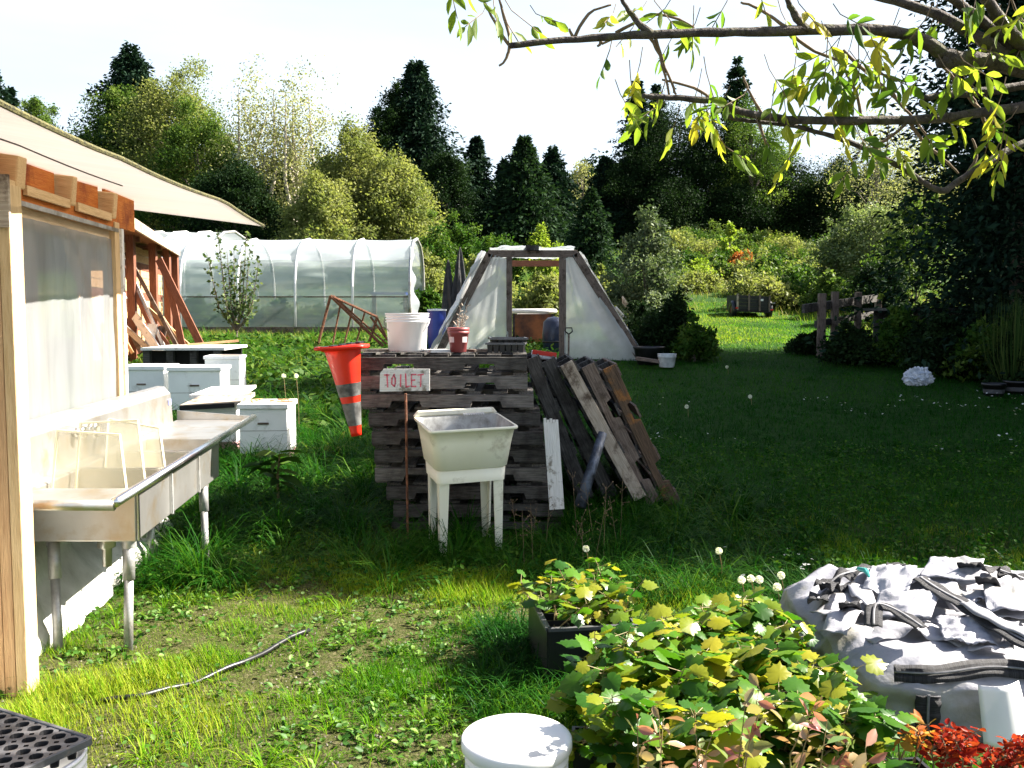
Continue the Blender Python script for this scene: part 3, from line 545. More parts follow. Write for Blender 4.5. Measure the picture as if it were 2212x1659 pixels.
for i, (u, vt, wp, Y, mt, lb) in enumerate([
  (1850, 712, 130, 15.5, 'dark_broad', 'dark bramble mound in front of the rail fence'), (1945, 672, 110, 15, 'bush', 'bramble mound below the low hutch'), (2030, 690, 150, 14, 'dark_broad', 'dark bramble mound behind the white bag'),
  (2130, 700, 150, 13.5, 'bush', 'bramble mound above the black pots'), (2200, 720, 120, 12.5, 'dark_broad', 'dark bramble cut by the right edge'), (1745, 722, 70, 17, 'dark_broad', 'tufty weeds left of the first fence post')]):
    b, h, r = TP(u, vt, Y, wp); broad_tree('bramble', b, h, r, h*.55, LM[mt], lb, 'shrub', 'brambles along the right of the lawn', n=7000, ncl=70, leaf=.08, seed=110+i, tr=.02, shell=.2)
b, h, r = TP(1900, 655, 17, 40); broad_tree('small_tree', onG(1893, 17.5), 1.0, .2, .5, LM['bright'], 'lime green sapling on the last fence post', 'shrub', None, n=260, ncl=10, leaf=.09, seed=120, tr=.015)
# shading conifers along the right side of the plot
for i, (x, y, h, r, lb) in enumerate([(8.3, 15.2, 11, 2.1, 'huge black conifer filling the right edge, nearest in view'), (9.8, 17.6, 9.5, 2.1, 'black conifer behind the nearest right hand conifer'),
        (10.4, 13.6, 11, 2.1, 'black conifer at the right edge behind the brambles'), (10.6, 11.8, 11, 1.9, 'right row conifer third from the camera'), (10.2, 10.2, 10.5, 1.8, 'right row conifer second from the camera'), (10.0, 8.75, 10.2, 1.45, 'right row conifer nearest the camera')]):
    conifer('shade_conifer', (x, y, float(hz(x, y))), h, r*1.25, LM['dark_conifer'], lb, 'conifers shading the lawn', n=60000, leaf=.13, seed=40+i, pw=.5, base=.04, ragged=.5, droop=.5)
# ------------------------------------------------------------------ wash shed at left (W = frame that runs along its wall)
shed = thing('wash_shed', W(2.08, 5.2, 0), 'timber framed shed walled in white plastic sheet under a translucent lean-to roof', 'shed')
def wrinkled(fn, nu, nv, amp, sx, sy, seed):
    m = MB()
    def f(a, b):
        p, n = fn(a, b); q = noise.noise(Vector((a*sx+seed, b*sy, seed)))+.5*noise.noise(Vector((a*sx*2.3, b*sy*2.3, seed+5))); return p+n*q*amp
    return m.grid(f, nu, nv)
NN = Vector((1, .098, 0)).normalized()
wrinkled(lambda a, b: (W(2.085, 3.3+a*3.12, .92+b*1.20), NN), 70, 24, .022, 22, 2.0, 3).build('plastic_sheet', M['film'], shed, True)
wrinkled(lambda a, b: (W(2.07-.30*(1-b)**1.6, 3.3+a*3.4, .02+b*.90), NN), 60, 30, .07, 9, 4, 9).build('plastic_skirt', M['skirt'], shed, True)
m = MB().beam(W(2.13, 3.3, .46), W(2.13, 6.4, .46), .9, .02, up=NN); m.build('wall_board', M['grey_wood2'], shed)
for Y in (4.25, 5.17, 6.02): MB().beam(W(2.15, Y, .05), W(2.15, Y, 2.15), .09, .04, up=NN).build('stud', M['tan_wood'], shed)
MB().beam(W(2.11, 6.42, 0), W(2.11, 6.42, 2.24), .10, .09, up=NN).build('corner_post', M['new_wood'], shed, bevel=.004)
MB().beam(W(2.06, 6.49, .95), W(2.06, 6.49, 2.2), .05, .02, up=NN).build('corner_batten', M['white_wood'], shed)
MB().beam(W(2.13, 5.60, 2.12), W(2.13, 6.36, 1.25), .05, .03, up=NN).build('brace', M['new_wood'], shed)
# inner pale band of boards, plywood header, nailing strip
MB().beam(W(2.115, 3.3, 2.15), W(2.115, 6.46, 2.15), .16, .025, up=NN).build('pale_band', M['ply_pale'], shed)
MB().beam(W(2.065, 3.3, 2.185), W(2.065, 6.44, 2.185), .025, .010, up=NN).build('nailing_strip', M['galv'], shed)
MB().beam(W(2.09, 3.3, 2.225), W(2.09, 6.45, 2.225), .075, .03, up=NN).build('header', M['ply'], shed)
ys = [3.45, 4.12, 4.83, 5.56, 6.30]
for a, b in zip(ys[:-1], ys[1:]):
    MB().beam(W(2.14, a+.05, 2.36), W(2.14, b-.05, 2.36), .22, .018, up=NN).build('blocking_panel', M['ply'], shed)
    MB().beam(W(2.06, a+.10, 2.258), W(2.06, b-.03, 2.258), .022, .05, up=(0, 0, 1)).build('ledge', M['new_wood'], shed)
MB().beam(W(2.13, 6.36, 2.345), W(2.13, 7.0, 2.345), .24, .02, up=NN).build('blocking_panel', M['ply'], shed)
for k, Y in enumerate(ys):
    MB().beam(W(2.55, Y, 2.39), W(2.03, Y, 2.335), .09 if k < 3 else .06, .17).build('rafter', M['new_wood'], shed, bevel=.01)
def roofz(a, s):  # a: 0 at wall side .. 1 at eave ; s: Y
    ze = np.interp(s, [2.2, 3.9, 4.7, 6.6, 8.0], [2.28, 2.292, 2.315, 2.384, 2.375]); zw = np.interp(s, [2.2, 6, 8], [2.50, 2.50, 2.53]); return float(zw+(ze-zw)*a)
def roofp(a, b, dz=0):
    s = 2.2+b*5.85-max(0, .5-a)*.0; return W(2.55+(1.335-2.55)*a, s, roofz(a, s)+dz-.012*abs(sin(b*9)))
m = MB().grid(lambda a, b: roofp(a, b), 14, 40); m.build('roof_sheet', M['roofpoly'], shed, True, solid=.008)
pts = [roofp(1, i/40, .004) for i in range(41)]
MB().tube(pts, .011, 6).build('roof_edge', M['algae'], shed)
MB().tube([roofp(.62, i/20, -.012) for i in range(13)], .004, 4).build('sheet_seam', M['grey_wood'], shed)
for k in range(3):
    MB().beam(W(1.665+.047*k, 3.83, 0), W(1.665+.047*k, 3.83, 2.13+.012*k), .045, .10, up=(0, 1, 0)).build('post_board', M['new_wood'] if k == 0 else M['tan_wood'], shed, bevel=.003)
MB().beam(W(1.64, 3.77, 2.06), W(1.85, 3.77, 2.06), .21, .016, up=(0, 1, 0)).build('gusset', M['pale_wood'], shed)
MB().beam(W(1.77, 3.80, 2.15), W(1.77, 3.80, 2.36), .09, .09, up=(0, 1, 0)).build('post_block', M['pale_wood'], shed)
MB().grid(lambda a, b: W(1.81+a*.5, 3.86, .02+b*2.1)+Vector((0, .01*sin(a*30), 0)), 24, 4).build('end_sheet', M['film'], shed, True)
MB().tube([W(2.0, 4.2, .72), W(1.96, 4.16, .5), W(1.93, 4.0, .3), W(1.9, 3.75, .02)], .012, 6).build('drain_hose', M['black'], shed, True)
# ------------------------------------------------------------------ three compartment sink
sk = thing('steel_sink', W(1.6, 5.3, 0), 'long three compartment stainless steel sink with drainboard along the plastic wall', 'sink')
RZ = .80
bs = [4.38, 4.996, 5.612, 6.228]
for a, b in zip(bs[:-1], bs[1:]):
    m = MB(); o0, o1, t = 1.36, 1.86, .014; a2, b2 = a+.004, b-.004
    q = lambda o, Y, z: W(o, Y, z)
    zt, zb = RZ-.022, .525
    out = [q(o0, a2, zt), q(o1, a2, zt), q(o1, b2, zt), q(o0, b2, zt)]; inn = [q(o0+t, a2+t, zt), q(o1-t, a2+t, zt), q(o1-t, b2-t, zt), q(o0+t, b2-t, zt)]
    ob = [q(o0+.004, a2, zb), q(o1, a2, zb), q(o1, b2, zb), q(o0+.004, b2, zb)]; ib = [q(o0+t, a2+t, zb+t), q(o1-t, a2+t, zb+t), q(o1-t, b2-t, zb+t), q(o0+t, b2-t, zb+t)]
    fs = [(4+i, 4+(i+1) % 4, (i+1) % 4, i) for i in range(4)]; vs = out+inn+ob+ib
    F = []
    for i in range(4):
        j = (i+1) % 4; F += [(i, j, 4+j, 4+i), (8+i, 8+j, j, i), (4+i, 4+j, 12+j, 12+i)]
    F += [(11, 10, 9, 8), (12, 13, 14, 15)]
    m.add(vs, F); bo = m.build('basin', M['steel'], sk, bevel=.006)
    MB().lathe([(.0, 0), (.045, 0), (.045, -.10), (.025, -.11), (.022, -.2), (0, -.2)], W(1.61, (a+b)/2, zb), 14).build('drain', M['steel'], bo, True)
for b in bs[1:-1]: MB().beam(W(1.351, b, .53), W(1.351, b, .77), .018, .008, up=NN).build('seam', M['galv'], sk)
MB().beam(W(1.352, bs[0]+.012, .53), W(1.352, bs[0]+.012, .775), .022, .008, up=NN).build('seam', M['steel_hi'], sk)
m = MB()
m.hexa([W(1.34, 4.02, RZ-.024), W(1.93, 4.02, RZ-.024), W(1.93, 4.39, RZ-.024), W(1.34, 4.39, RZ-.024), W(1.34, 4.02, RZ-.018), W(1.93, 4.02, RZ-.018), W(1.93, 4.39, RZ-.018), W(1.34, 4.39, RZ-.018)])
m.build('near_ledge', M['steel'], sk)
def slope(o, Y): return RZ-.020-.02*(7.36-Y)/1.1
m = MB(); m.hexa([W(1.34, 6.225, .77), W(1.93, 6.225, .77), W(1.93, 7.34, .77), W(1.34, 7.34, .77), W(1.34, 6.225, RZ-.036), W(1.93, 6.225, RZ-.036), W(1.93, 7.34, RZ-.018), W(1.34, 7.34, RZ-.018)]); m.build('drainboard', M['steel'], sk)
MB().hexa([W(1.335, 7.335, .775), W(1.93, 7.335, .775), W(1.93, 7.355, .775), W(1.335, 7.355, .775), W(1.335, 7.335, RZ+.01), W(1.93, 7.335, RZ+.055), W(1.93, 7.355, RZ+.055), W(1.335, 7.355, RZ+.01)]).build('end_lip', M['steel'], sk)
MB().hexa([W(1.33, 4.0, RZ-.028), W(1.365, 4.0, RZ-.028), W(1.365, 7.35, RZ-.028), W(1.33, 7.35, RZ-.028), W(1.33, 4.0, RZ-.004), W(1.365, 4.0, RZ-.012), W(1.365, 7.35, RZ-.012), W(1.33, 7.35, RZ-.004)]).build('front_strip', M['steel'], sk)
MB().hexa([W(1.855, 4.385, RZ-.03), W(1.93, 4.385, RZ-.03), W(1.93, 6.225, RZ-.03), W(1.855, 6.225, RZ-.03), W(1.855, 4.385, RZ-.019), W(1.93, 4.385, RZ-.019), W(1.93, 6.225, RZ-.019), W(1.855, 6.225, RZ-.019)]).build('back_strip', M['steel'], sk)
for b in bs[1:-1]: MB().beam(W(1.365, b, RZ-.021), W(1.855, b, RZ-.021), .03, .008).build('divider_top', M['steel_hi'], sk, bevel=.003)
MB().tube([W(1.328, 3.99, RZ-.006), W(1.328, 7.37, RZ+.002)], .023, 14).build('front_rail', M['steel_hi'], sk, True)
MB().tube([W(1.335, 4.0, RZ-.02), W(1.95, 4.0, RZ-.02)], .024, 12).build('end_roll', M['steel'], sk, True)
m = MB()
prof = [(1.93, RZ-.03), (1.945, 1.0), (1.99, 1.055), (2.05, 1.06), (2.05, RZ-.03)]
vs = [W(o, Y, z) for Y in (3.6, 7.22) for o, z in prof]; n_ = 5
m.add(vs, [(i, (i+1) % n_, n_+(i+1) % n_, n_+i) for i in range(n_)]+[tuple(range(n_))[::-1], tuple(range(n_, 2*n_))]); m.build('backsplash', M['steel'], sk, bevel=.004)
MB().beam(W(1.935, 7.12, .94), W(1.935, 7.19, .94), .045, .003, up=NN).build('sticker', surf('blue_sticker', [(.3, (.18, .2, .5)), (.7, (.4, .42, .7))], 20), sk)
for Y, s in ((5.16, 0), (5.36, 0)):
    m = MB().tube([W(1.945, Y, .955), W(1.90, Y, .955)], .026, 10).tube([W(1.90, Y, .955), W(1.875, Y, .955)], .036, 10); m.build('valve', M['chrome'], sk, True)
MB().tube([W(1.90, 5.13, .955), W(1.90, 5.40, .957)], .014, 8).tube([W(1.90, 5.26, .955), W(1.86, 5.26, .945), W(1.845, 5.26, .91)], .012, 8).build('faucet', M['chrome'], sk, True)
for (o0, Y0, o1, Y1) in ((1.41, 4.42, 1.41, 4.36), (1.79, 4.46, 1.72, 4.30), (1.42, 6.0, 1.39, 5.90), (1.74, 5.98, 1.74, 5.86)):
    a = W(o0, Y0, .53); b = W(o1, Y1, -.02); lg = MB().tube([a, a+(b-a)*.35], .029, 12).tube([a+(b-a)*.3, a+(b-a)*.98], .022, 12).build('leg', M['galv'], sk, True)
    MB().lathe([(.034, 0), (.034, -.04), (.03, -.05)], a, 12).build('leg_socket', M['galv'], lg, True)
def pane(corners, label):
    q = [Vector(c) for c in corners]; t = thing('acrylic_panel', (q[2]+q[3])/2, label, 'plastic panel', 'yellowed clear panels standing in the sink')
    n = (q[1]-q[0]).cross(q[3]-q[0]).normalized()*.003
    MB().hexa([a-n for a in q]+[a+n for a in q]).build('sheet', M['acryl'], t)
    for i in (0, 1, 3): MB().beam(q[i], q[(i+1) % 4], .009, .009).build('edge', M['acryl_edge'], t)
zb = .545
pane([P(124, 930, 4.62), P(259, 939, 4.62), W(1.42, 4.50, zb), W(1.83, 4.50, zb)], 'nearest yellowed clear panel leaning in the first basin')
pane([P(174, 914, 4.93), P(298, 908, 4.93), W(1.42, 4.80, zb), W(1.82, 4.80, zb)], 'yellowed clear panel under the faucet in the first basin')
pane([P(235, 905, 5.55), P(345, 925, 5.5), W(1.42, 5.2, zb), W(1.80, 5.2, zb)], 'farthest yellowed clear panel in the middle basin')
# ------------------------------------------------------------------ seedling plug tray on a white bucket, bottom left
def bucket(name, c, r0, r1, h, label, mat, lid=False, group=None, handle=True, rings=3, dirt=None):
    t = thing(name, c, label, 'bucket', group); c = Vector(c); pr = [(0, .004), (r0*.9, .004), (r0, .02)]
    for k in range(rings):
        z = h*(.80+.07*k); r = r0+(r1-r0)*z/h; pr += [(r, z-.012), (r+.008, z-.008), (r+.008, z), (r, z+.003)]
    pr += [(r1, h-.012), (r1+.008, h-.010), (r1+.008, h)]
    if not lid: pr += [(r1-.004, h), (r0-.006, .03), (0, .03)]
    else: pr += [(r1-.01, h)]
    MB().lathe(pr, c, 48).build('body', mat, t, True)
    if lid: MB().lathe([(r1+.013, h-.022), (r1+.016, h-.018), (r1+.016, h+.004), (r1+.012, h+.009), (r1-.006, h+.009), (r1-.012, h+.003), (0, h+.003)], c, 64).build('lid', mat, t, True)
    if handle:
        pts = [c+Vector((-(r1+.012)*cos(a) if 0 else (r1+.014)*cos(a), (r1+.014)*-abs(sin(a))*.6-.01, h*.86-.75*r1*sin(a)*1.2)) for a in np.linspace(0, pi, 15)]
        MB().tube([Vector(p) for p in pts], .0035, 6).build('handle', M['galv'], t, True)
    return t
b0 = P(1116, 1597, 2.62)
bucket('lidded_bucket', (b0.x, b0.y, .03), .130, .145, b0.z-.03, 'white lidded bucket at the bottom centre, nearest the camera', M['white_pl'], lid=True, handle=False)
tc0 = P(-52, 1608, 2.42)
bucket('tray_bucket', (tc0.x+.13, tc0.y+.0, .0), .13, .145, tc0.z-.035, 'white bucket under the seedling tray in the bottom left corner', M['white_pl'], handle=False)
tr = thing('plug_tray', tc0, 'worn grey plug tray with empty round cells on a white bucket', 'seedling tray'); rz = R(-28)
ax = Vector((cos(rz), sin(rz), 0)); ay = Vector((-sin(rz), cos(rz), 0)); nxc, nyc, pc = 9, 5, .052
m = MB(); md = MB(); orig = tc0+Vector((.012, .03, 0))-ax*(nxc*pc/2)-ay*(nyc*pc/2)
for i in range(nxc):
    for j in range(nyc):
        c = orig+ax*(i+.5)*pc+ay*(j+.5)*pc; vs = []; K = 16
        for k in range(K):
            a = 2*pi*(k+.5)/K; s = 1/max(abs(cos(a)), abs(sin(a))); vs.append(c+(ax*cos(a)+ay*sin(a))*s*pc/2)
        for k in range(K):
            a = 2*pi*(k+.5)/K; r = .0165*(1+.18*abs(cos(2*a))); vs.append(c+(ax*cos(a)+ay*sin(a))*r)
        m.add(vs, [(k, (k+1) % K, K+(k+1) % K, K+k) for k in range(K)])
        vs2 = [c+(ax*cos(a)+ay*sin(a))*.0165*(1+.18*abs(cos(2*a))) for a in [2*pi*(k+.5)/K for k in range(K)]]; vs3 = [c+(v-c)*.6-Vector((0, 0, .05)) for v in vs2]
        md.add(vs2+vs3, [(k, (k+1) % K, K+(k+1) % K, K+k) for k in range(K)]+[tuple(range(K, 2*K))])
m.build('top', M['tray'], tr); md.build('cells', M['black'], tr)
m = MB(); q0, q1, q2, q3 = orig-ax*.008-ay*.008, orig+ax*(nxc*pc+.008)-ay*.008, orig+ax*(nxc*pc+.008)+ay*(nyc*pc+.008), orig-ax*.008+ay*(nyc*pc+.008)
for a, b in ((q0, q1), (q1, q2), (q2, q3), (q3, q0)): m.beam(a-Vector((0, 0, .008)), b-Vector((0, 0, .008)), .012, .022)
m.build('rim', M['tray'], tr, bevel=.003)
# hose on the ground
pp = [G(u, v)+Vector((0, 0, .018)) for u, v in ((215, 1524), (300, 1518), (380, 1497), (450, 1474), (520, 1445), (580, 1415), (628, 1388), (680, 1368))]
m = MB(); sm = []
for i in range(len(pp)-1):
    for k in range(4): sm.append(pp[i].lerp(pp[i+1], k/4)+Vector((0, .008*sin(i*4+k), .012*abs(sin(i*1.3+k*.3)))))
tag(m.tube(sm, .011, 8).build('garden_hose', M['black'], None, True), 'black hose lying across the sunlit grass in front of the sink', 'hose')
# ------------------------------------------------------------------ beehives
def hive(loc, wd, dp, hh, rz, label, lid='flat', foot=True):
    t = thing('beehive', (0, 0, 0), label, 'beehive', 'white box beehives'); x, y = wd/2, dp/2
    zb = .06 if foot else 0
    MB().box((0, 0, zb+hh/2), wd, dp, hh).build('hive_body', M['hive'], t, bevel=.006)
    MB().box((0, 0, zb+hh*.52), wd+.003, dp+.003, .004).build('box_joint', M['grey_wood2'], t)
    MB().box((0, 0, -.02), wd+.01, dp+.03, .15).build('bottom_board', M['hive_pink'], t)
    MB().box((0, -y-.004, zb+hh*.68), .10, .012, .018).build('hand_slot', M['grey_wood2'], t)
    if lid == 'flat': MB().box((0, 0, zb+hh+.024), wd+.03, dp+.04, .045).build('lid', M['hive'], t, bevel=.004)
    elif lid == 'frame':
        m = MB(); z = zb+hh+.018
        for sx, sy, a, b in ((0, -y, wd, .03), (0, y, wd, .03), (-x, 0, .03, dp), (x, 0, .03, dp)): m.box((sx, sy, z), a+.01 if a > .1 else a, b+.01 if b > .1 else b, .034)
        m.build('lid', M['hive'], t); MB().box((0, 0, z-.01), wd-.02, dp-.02, .008).build('inner_board', M['tan_wood'], t)
    t.location = loc; t.rotation_euler = (0, 0, rz); return t
hp = lambda u, Y: onG(u, Y)
hive(hp(577, 8.75), .43, .50, .42, R(4), 'nearest white beehive, right of the tilted lid, with brown litter on top')
for k in range(9):
    p = hp(577, 8.75)+Vector((random.uniform(-.15, .15), random.uniform(-.2, .0), .535)); 
hv = hive(hp(466, 9.2), .50, .50, .36, R(2), 'white beehive under the two crooked loose lids', lid='none')
lt = thing('hive_lid', P(480, 870, 9.0), 'dirty cream hive lid lying tilted on the front beehive', 'hive lid', 'loose hive lids')
c = P(470, 866, 9.0); lb_ = MB(); lb_.hexa([c+Vector(v) for v in ((-.29, -.22, -.055), (.29, -.22, -.02), (.31, .2, .03), (-.23, .2, 0), (-.29, -.22, -.02), (.29, -.22, .02), (.31, .2, .07), (-.23, .2, .035))]); lb_.build('board', M['pale_wood'], lt)
MB().beam(c+Vector((-.29, -.226, -.05)), c+Vector((.23, -.226, -.02)), .008, .045).build('front_edge', M['dark'], lt)
l2 = thing('hive_lid', P(478, 850, 9.4), 'clean white hive lid lying behind the dirty cream one', 'hive lid', 'loose hive lids')
c = P(482, 852, 9.45); MB().hexa([c+Vector(v) for v in ((-.28, -.2, -.02), (.27, -.2, .0), (.27, .25, .05), (-.2, .25, .03), (-.28, -.2, .01), (.27, -.2, .03), (.27, .25, .08), (-.2, .25, .06))]).build('board', M['white_wood'], l2)
hive(hp(430, 10.5), .56, .52, .50, R(6), 'white beehive standing behind the crooked lids', lid='flat')
hive(hp(320, 10.7), .50, .52, .50, R(3), 'white beehive farthest left, half behind the sink backsplash', lid='flat')
hive(hp(487, 11.3), .40, .50, .52, R(8), 'white beehive farthest back with a raised rim', lid='frame')
m = MB()
for k in range(14):
    p = hp(585, 8.75)+Vector((random.uniform(-.18, .2), random.uniform(-.2, .1), .538)); d = Vector((random.uniform(-.05, .05), random.uniform(-.03, .03), 0)); m.beam(p-d, p+d, .02, .012)
tag(m.build('wood_scraps', M['tan_wood']), 'brown scraps of wood littered on the nearest beehive', 'scraps')
# low platform with white top
pf = thing('platform', onG(425, 13.3), 'low dark platform with a white board top behind the beehives', 'platform'); p = onG(425, 13.3); zt = P(420, 752, 13).z
MB().box((p.x, 13.3, zt), 1.12, 1.35, .035, R(3)).build('top', M['white_wood'], pf)
for sx in (-.48, -.16, .16, .48): MB().box((p.x+sx, 12.72, zt-.13), .09, .09, .22).build('leg', M['grey_wood'], pf)
for y_ in (12.85, 13.8): MB().box((p.x, y_, zt-.13), 1.0, .03, .2).build('skirt_board', M['dark'], pf)
tag(MB().beam(P(405, 745, 12.9), P(515, 736, 13.2), .06, .03).build('board', M['tan_wood']), 'tan offcut board lying on the white platform top', 'board')
# ------------------------------------------------------------------ brown lean-to with leaning timber
ls = thing('lumber_shed', onG(300, 17.5), 'small open brown wooden lean-to with a sloping roof behind the plastic wall', 'shed')
g = lambda x, y: float(hz(x, y)); rq = [P(262, 468, 12.8), P(385, 545, 20)]; rq += [rq[1]+Vector((-3.2, .3, 0)), rq[0]+Vector((-3.0, -.3, 0))]
MB().hexa(rq+[v+Vector((0, 0, .05)) for v in rq]).build('roof', M['brown_wood'], ls)
rt_ = [v+Vector((0, 0, .053)) for v in rq]; MB().hexa(rt_+[v+Vector((0, 0, .03)) for v in rt_]).build('roof_sheet', M['hive'], ls)
MB().beam(rq[0]+Vector((.02, 0, .0)), rq[1]+Vector((.02, 0, 0)), .04, .16).build('fascia', M['pale_wood'], ls); MB().beam(rq[1]+Vector((0, .02, -.01)), rq[2]+Vector((0, .02, -.01)), .04, .16).build('fascia', M['brown_wood'], ls)
def wl(t): return Vector((-6.5+(-7.37+6.5)*t, 15.0+4.7*t, 0))
for k in range(15):
    MB().beam(wl(-.35)+Vector((0, 0, .85+.14*k)), wl(1)+Vector((0, 0, .85+.14*k)), .02, .132).build('siding_board', M['tan_wood'] if k % 4 else M['brown_wood'], ls)
for t_ in (.15, .55, .85, 1.05): v = wl(t_); MB().beam((v.x+.25, v.y, g(v.x, v.y)-.05), (v.x+.25, v.y, rq[0].z+.02), .13, .10, up=(0, 1, 0)).build('post', M['brown_wood'], ls)
for t_ in (.2, .6, 1.0): v = wl(t_); MB().beam((v.x-.2, v.y, rq[0].z-.05), (v.x+.35, v.y, rq[0].z-.05), .05, .09).build('rafter', M['brown_wood'], ls)
LB = [(430, 738, 343, 560, 14, 'brown_wood', 'thick brown board leaning farthest right on the lean-to'), (392, 738, 362, 600, 12, 'brown_wood', 'short dark brown board upright beside the thick one'),
 (347, 752, 258, 560, 8, 'brown_wood', 'long thin brown board leaning across the pile'), (378, 740, 272, 545, 7, 'grey_wood2', 'longest grey brown board leaning across the pile'),
 (395, 735, 290, 640, 8, 'tan_wood', 'tan board leaning low over the pile'), (338, 752, 262, 640, 15, 'white_wood', 'broad white board in front of the pile'),
 (325, 757, 262, 700, 10, 'pale_wood', 'pale board slanting low at the front left'), (352, 745, 283, 590, 6, 'white_wood', 'thin white strip in the middle of the pile'),
 (300, 752, 258, 665, 9, 'grey_wood2', 'grey board at the left of the pile'), (383, 742, 347, 688, 14, 'tan_wood', 'short tan stub at the right foot of the pile'),
 (284, 758, 258, 715, 6, 'tan_wood', 'short tan batten at the left foot of the pile'), (366, 748, 300, 655, 6, 'brown_wood', 'thin brown batten above the broad white board'),
 (322, 748, 330, 700, 18, 'white_wood', 'short white offcut standing before the pile'), (345, 742, 352, 705, 16, 'grey_wood2', 'short grey offcut standing before the pile')]
for k, (u0, v0, u1, v1, wp, mt, lb) in enumerate(LB):
    Y = 15.3+.07*(k % 5); a = P(u0, v0, Y); b = P(u1, v1, 15.9 if v0-v1 > 60 else Y+.1); tag(MB().beam(a-(b-a)*.12, b, wp/2012*15.5*1.15, .03, up=(0, 1, .1)).build('board', M[mt]), lb, 'board', 'timber leaning on the brown lean-to')
# ------------------------------------------------------------------ polytunnels
def tunnel(x0, x1, y0, wdt, h, label, ribs, top_only=0, flare=True, purl=True):
    t = thing('polytunnel', ((x0+x1)/2, y0, g((x0+x1)/2, y0)), label, 'polytunnel', 'clear plastic polytunnels'); zg = lambda x: g(x, y0)-.02
    pr = [(0, 0), (0, .32), (.01, .55), (.05, .72), (.14, .86), (.28, .955), (.5, 1), (.72, .955), (.86, .86), (.95, .72), (.99, .55), (1, .32), (1, 0)]
    zs_ = zg((x0+x1)/2)
    def cov(a, lo, hi):
        m = MB(); k0, k1 = lo, hi
        def f(s, tt):
            q = k0+(k1-k0)*tt; i = min(int(q), len(pr)-2); fr_ = q-i; Yl = pr[i][0]+(pr[i+1][0]-pr[i][0])*fr_; Zl = pr[i][1]+(pr[i+1][1]-pr[i][1])*fr_
            x = x0+(x1-x0)*s; sag = 0
            ph = (s*(ribs-1)) % 1; sag = -.035*sin(pi*ph)*(Zl > .3)
            wr = .022*noise.noise(Vector((x*1.2+Zl*6, Zl*14-x*1.1, 2)))
            return Vector((x, y0+Yl*wdt-wr*2-sag*(1 if Yl < .5 else -1)*.9, zs_+h*Zl+sag*(Yl > .05)*.8+wr))
        m.grid(f, 80, 24); return m
    cov(0, 0, 3.2).build('side_film', M['tunnel'], t, True); cov(0, 3.2, 8.8).build('roof_film', M['tunnel_top'], t, True); cov(0, 8.8, 12).build('far_side_film', M['tunnel'], t, True)
    for k in range(ribs):
        x = x0+(x1-x0)*k/(ribs-1); pts = [Vector((x, y0-.012+a*(wdt+.0), zs_+h*b+.004)) for a, b in pr]
        MB().tube(pts, .030 if k < ribs-1 else .042, 8).build('hoop', M['white_pl'] if k < ribs-1 else M['galv'], t, True)
    MB().beam((x0, y0+.03, zs_+.9), (x1, y0+.03, zs_+.9), .025, .03).build('side_rail', M['grey_wood2'], t)
    MB().beam((x0, y0-.03, zs_+.08), (x1, y0-.03, zs_+.08), .03, .16).build('base_board', M['grey_wood2'], t)
    return t
xa, xb = P(372, 700, 23).x, P(886, 700, 23).x
tn = tunnel(xa-1.2, xb, 23, 3.6, 2.45, 'long low clear polytunnel with wrinkled film behind the pallets', 6)
m = MB(); m.grid(lambda a, b: Vector((xb+.02+.28*a*(1-b)**2+.05*sin(b*25)*a, 23+.02+.35*a, g(xb, 23)+2.35*b)), 8, 40); m.build('gathered_film', M['tunnel_top'], tn, True)
tunnel(P(250, 520, 26).x, P(452, 520, 27).x, 27, 5, 2.75, 'taller polytunnel behind the brown lean-to roof', 4)
for k, (u, vt, wp) in enumerate([(430, 640, 90), (520, 655, 100), (620, 650, 110), (700, 665, 90)]):
    b, h, r = TP(u, vt, 24.6, wp); broad_tree('tunnel_plant', b, h, r, h*.5, LM['bush'], ['dark bushy plant inside the left end of the polytunnel', 'bushy plant inside the polytunnel behind the young fruit tree', 'bushy plant inside the middle of the polytunnel', 'bushy plant inside the polytunnel right of the middle'][k], 'plant', 'plants inside the polytunnel', n=1500, ncl=25, leaf=.13, seed=140+k, tr=.015)
MB_ = MB().box((P(840, 690, 24).x, 24.2, g(-3, 24)+.9), .9, .5, .06); 
bn = thing('potting_bench', (P(840, 690, 24).x, 24.2, g(-3, 24)), 'bench seen dimly inside the right end of the polytunnel', 'bench'); MB_.build('top', M['blue'], bn)
m = MB(); xx = P(840, 690, 24).x
for sx in (-.4, .4): m.box((xx+sx, 24.0, g(-3, 24)+.44), .05, .05, .88).box((xx+sx, 24.4, g(-3, 24)+.44), .05, .05, .88)
m.build('leg', M['grey_wood2'], bn)
# young fruit tree
yt = thing('fruit_tree', onG(512, 20), 'young vase shaped fruit tree with sparse small leaves before the polytunnel', 'tree'); base = onG(512, 20); m = MB(); pts = []
for (u, v) in ((470, 500), (446, 545), (505, 520), (532, 500), (560, 560), (520, 560), (480, 600), (548, 610), (490, 540), (540, 535)):
    e = P(u, v, 20+random.uniform(-.4, .4)); mid = base.lerp(e, .45)+Vector(((e.x-base.x)*.18, 0, -.1)); st = [base+Vector((0, 0, -.1)), base+Vector((0, 0, .25)), mid, e]; m.tube(st, [.028, .022, .014, .004], 6)
    for k in range(95):
        tt = random.uniform(.3, 1); q = (st[1].lerp(st[2], tt*2) if tt < .5 else st[2].lerp(st[3], tt*2-1)); pts.append(q+Vector([random.gauss(0, .045) for _ in range(3)]))
m.build('trunk', M['bark'], yt); leaves('crown', np.array(pts), .085, leafm('pear_leaves', g3((.03, .06, .02), (.07, .11, .04), (.18, .22, .10)), .3), yt, wid=.7)
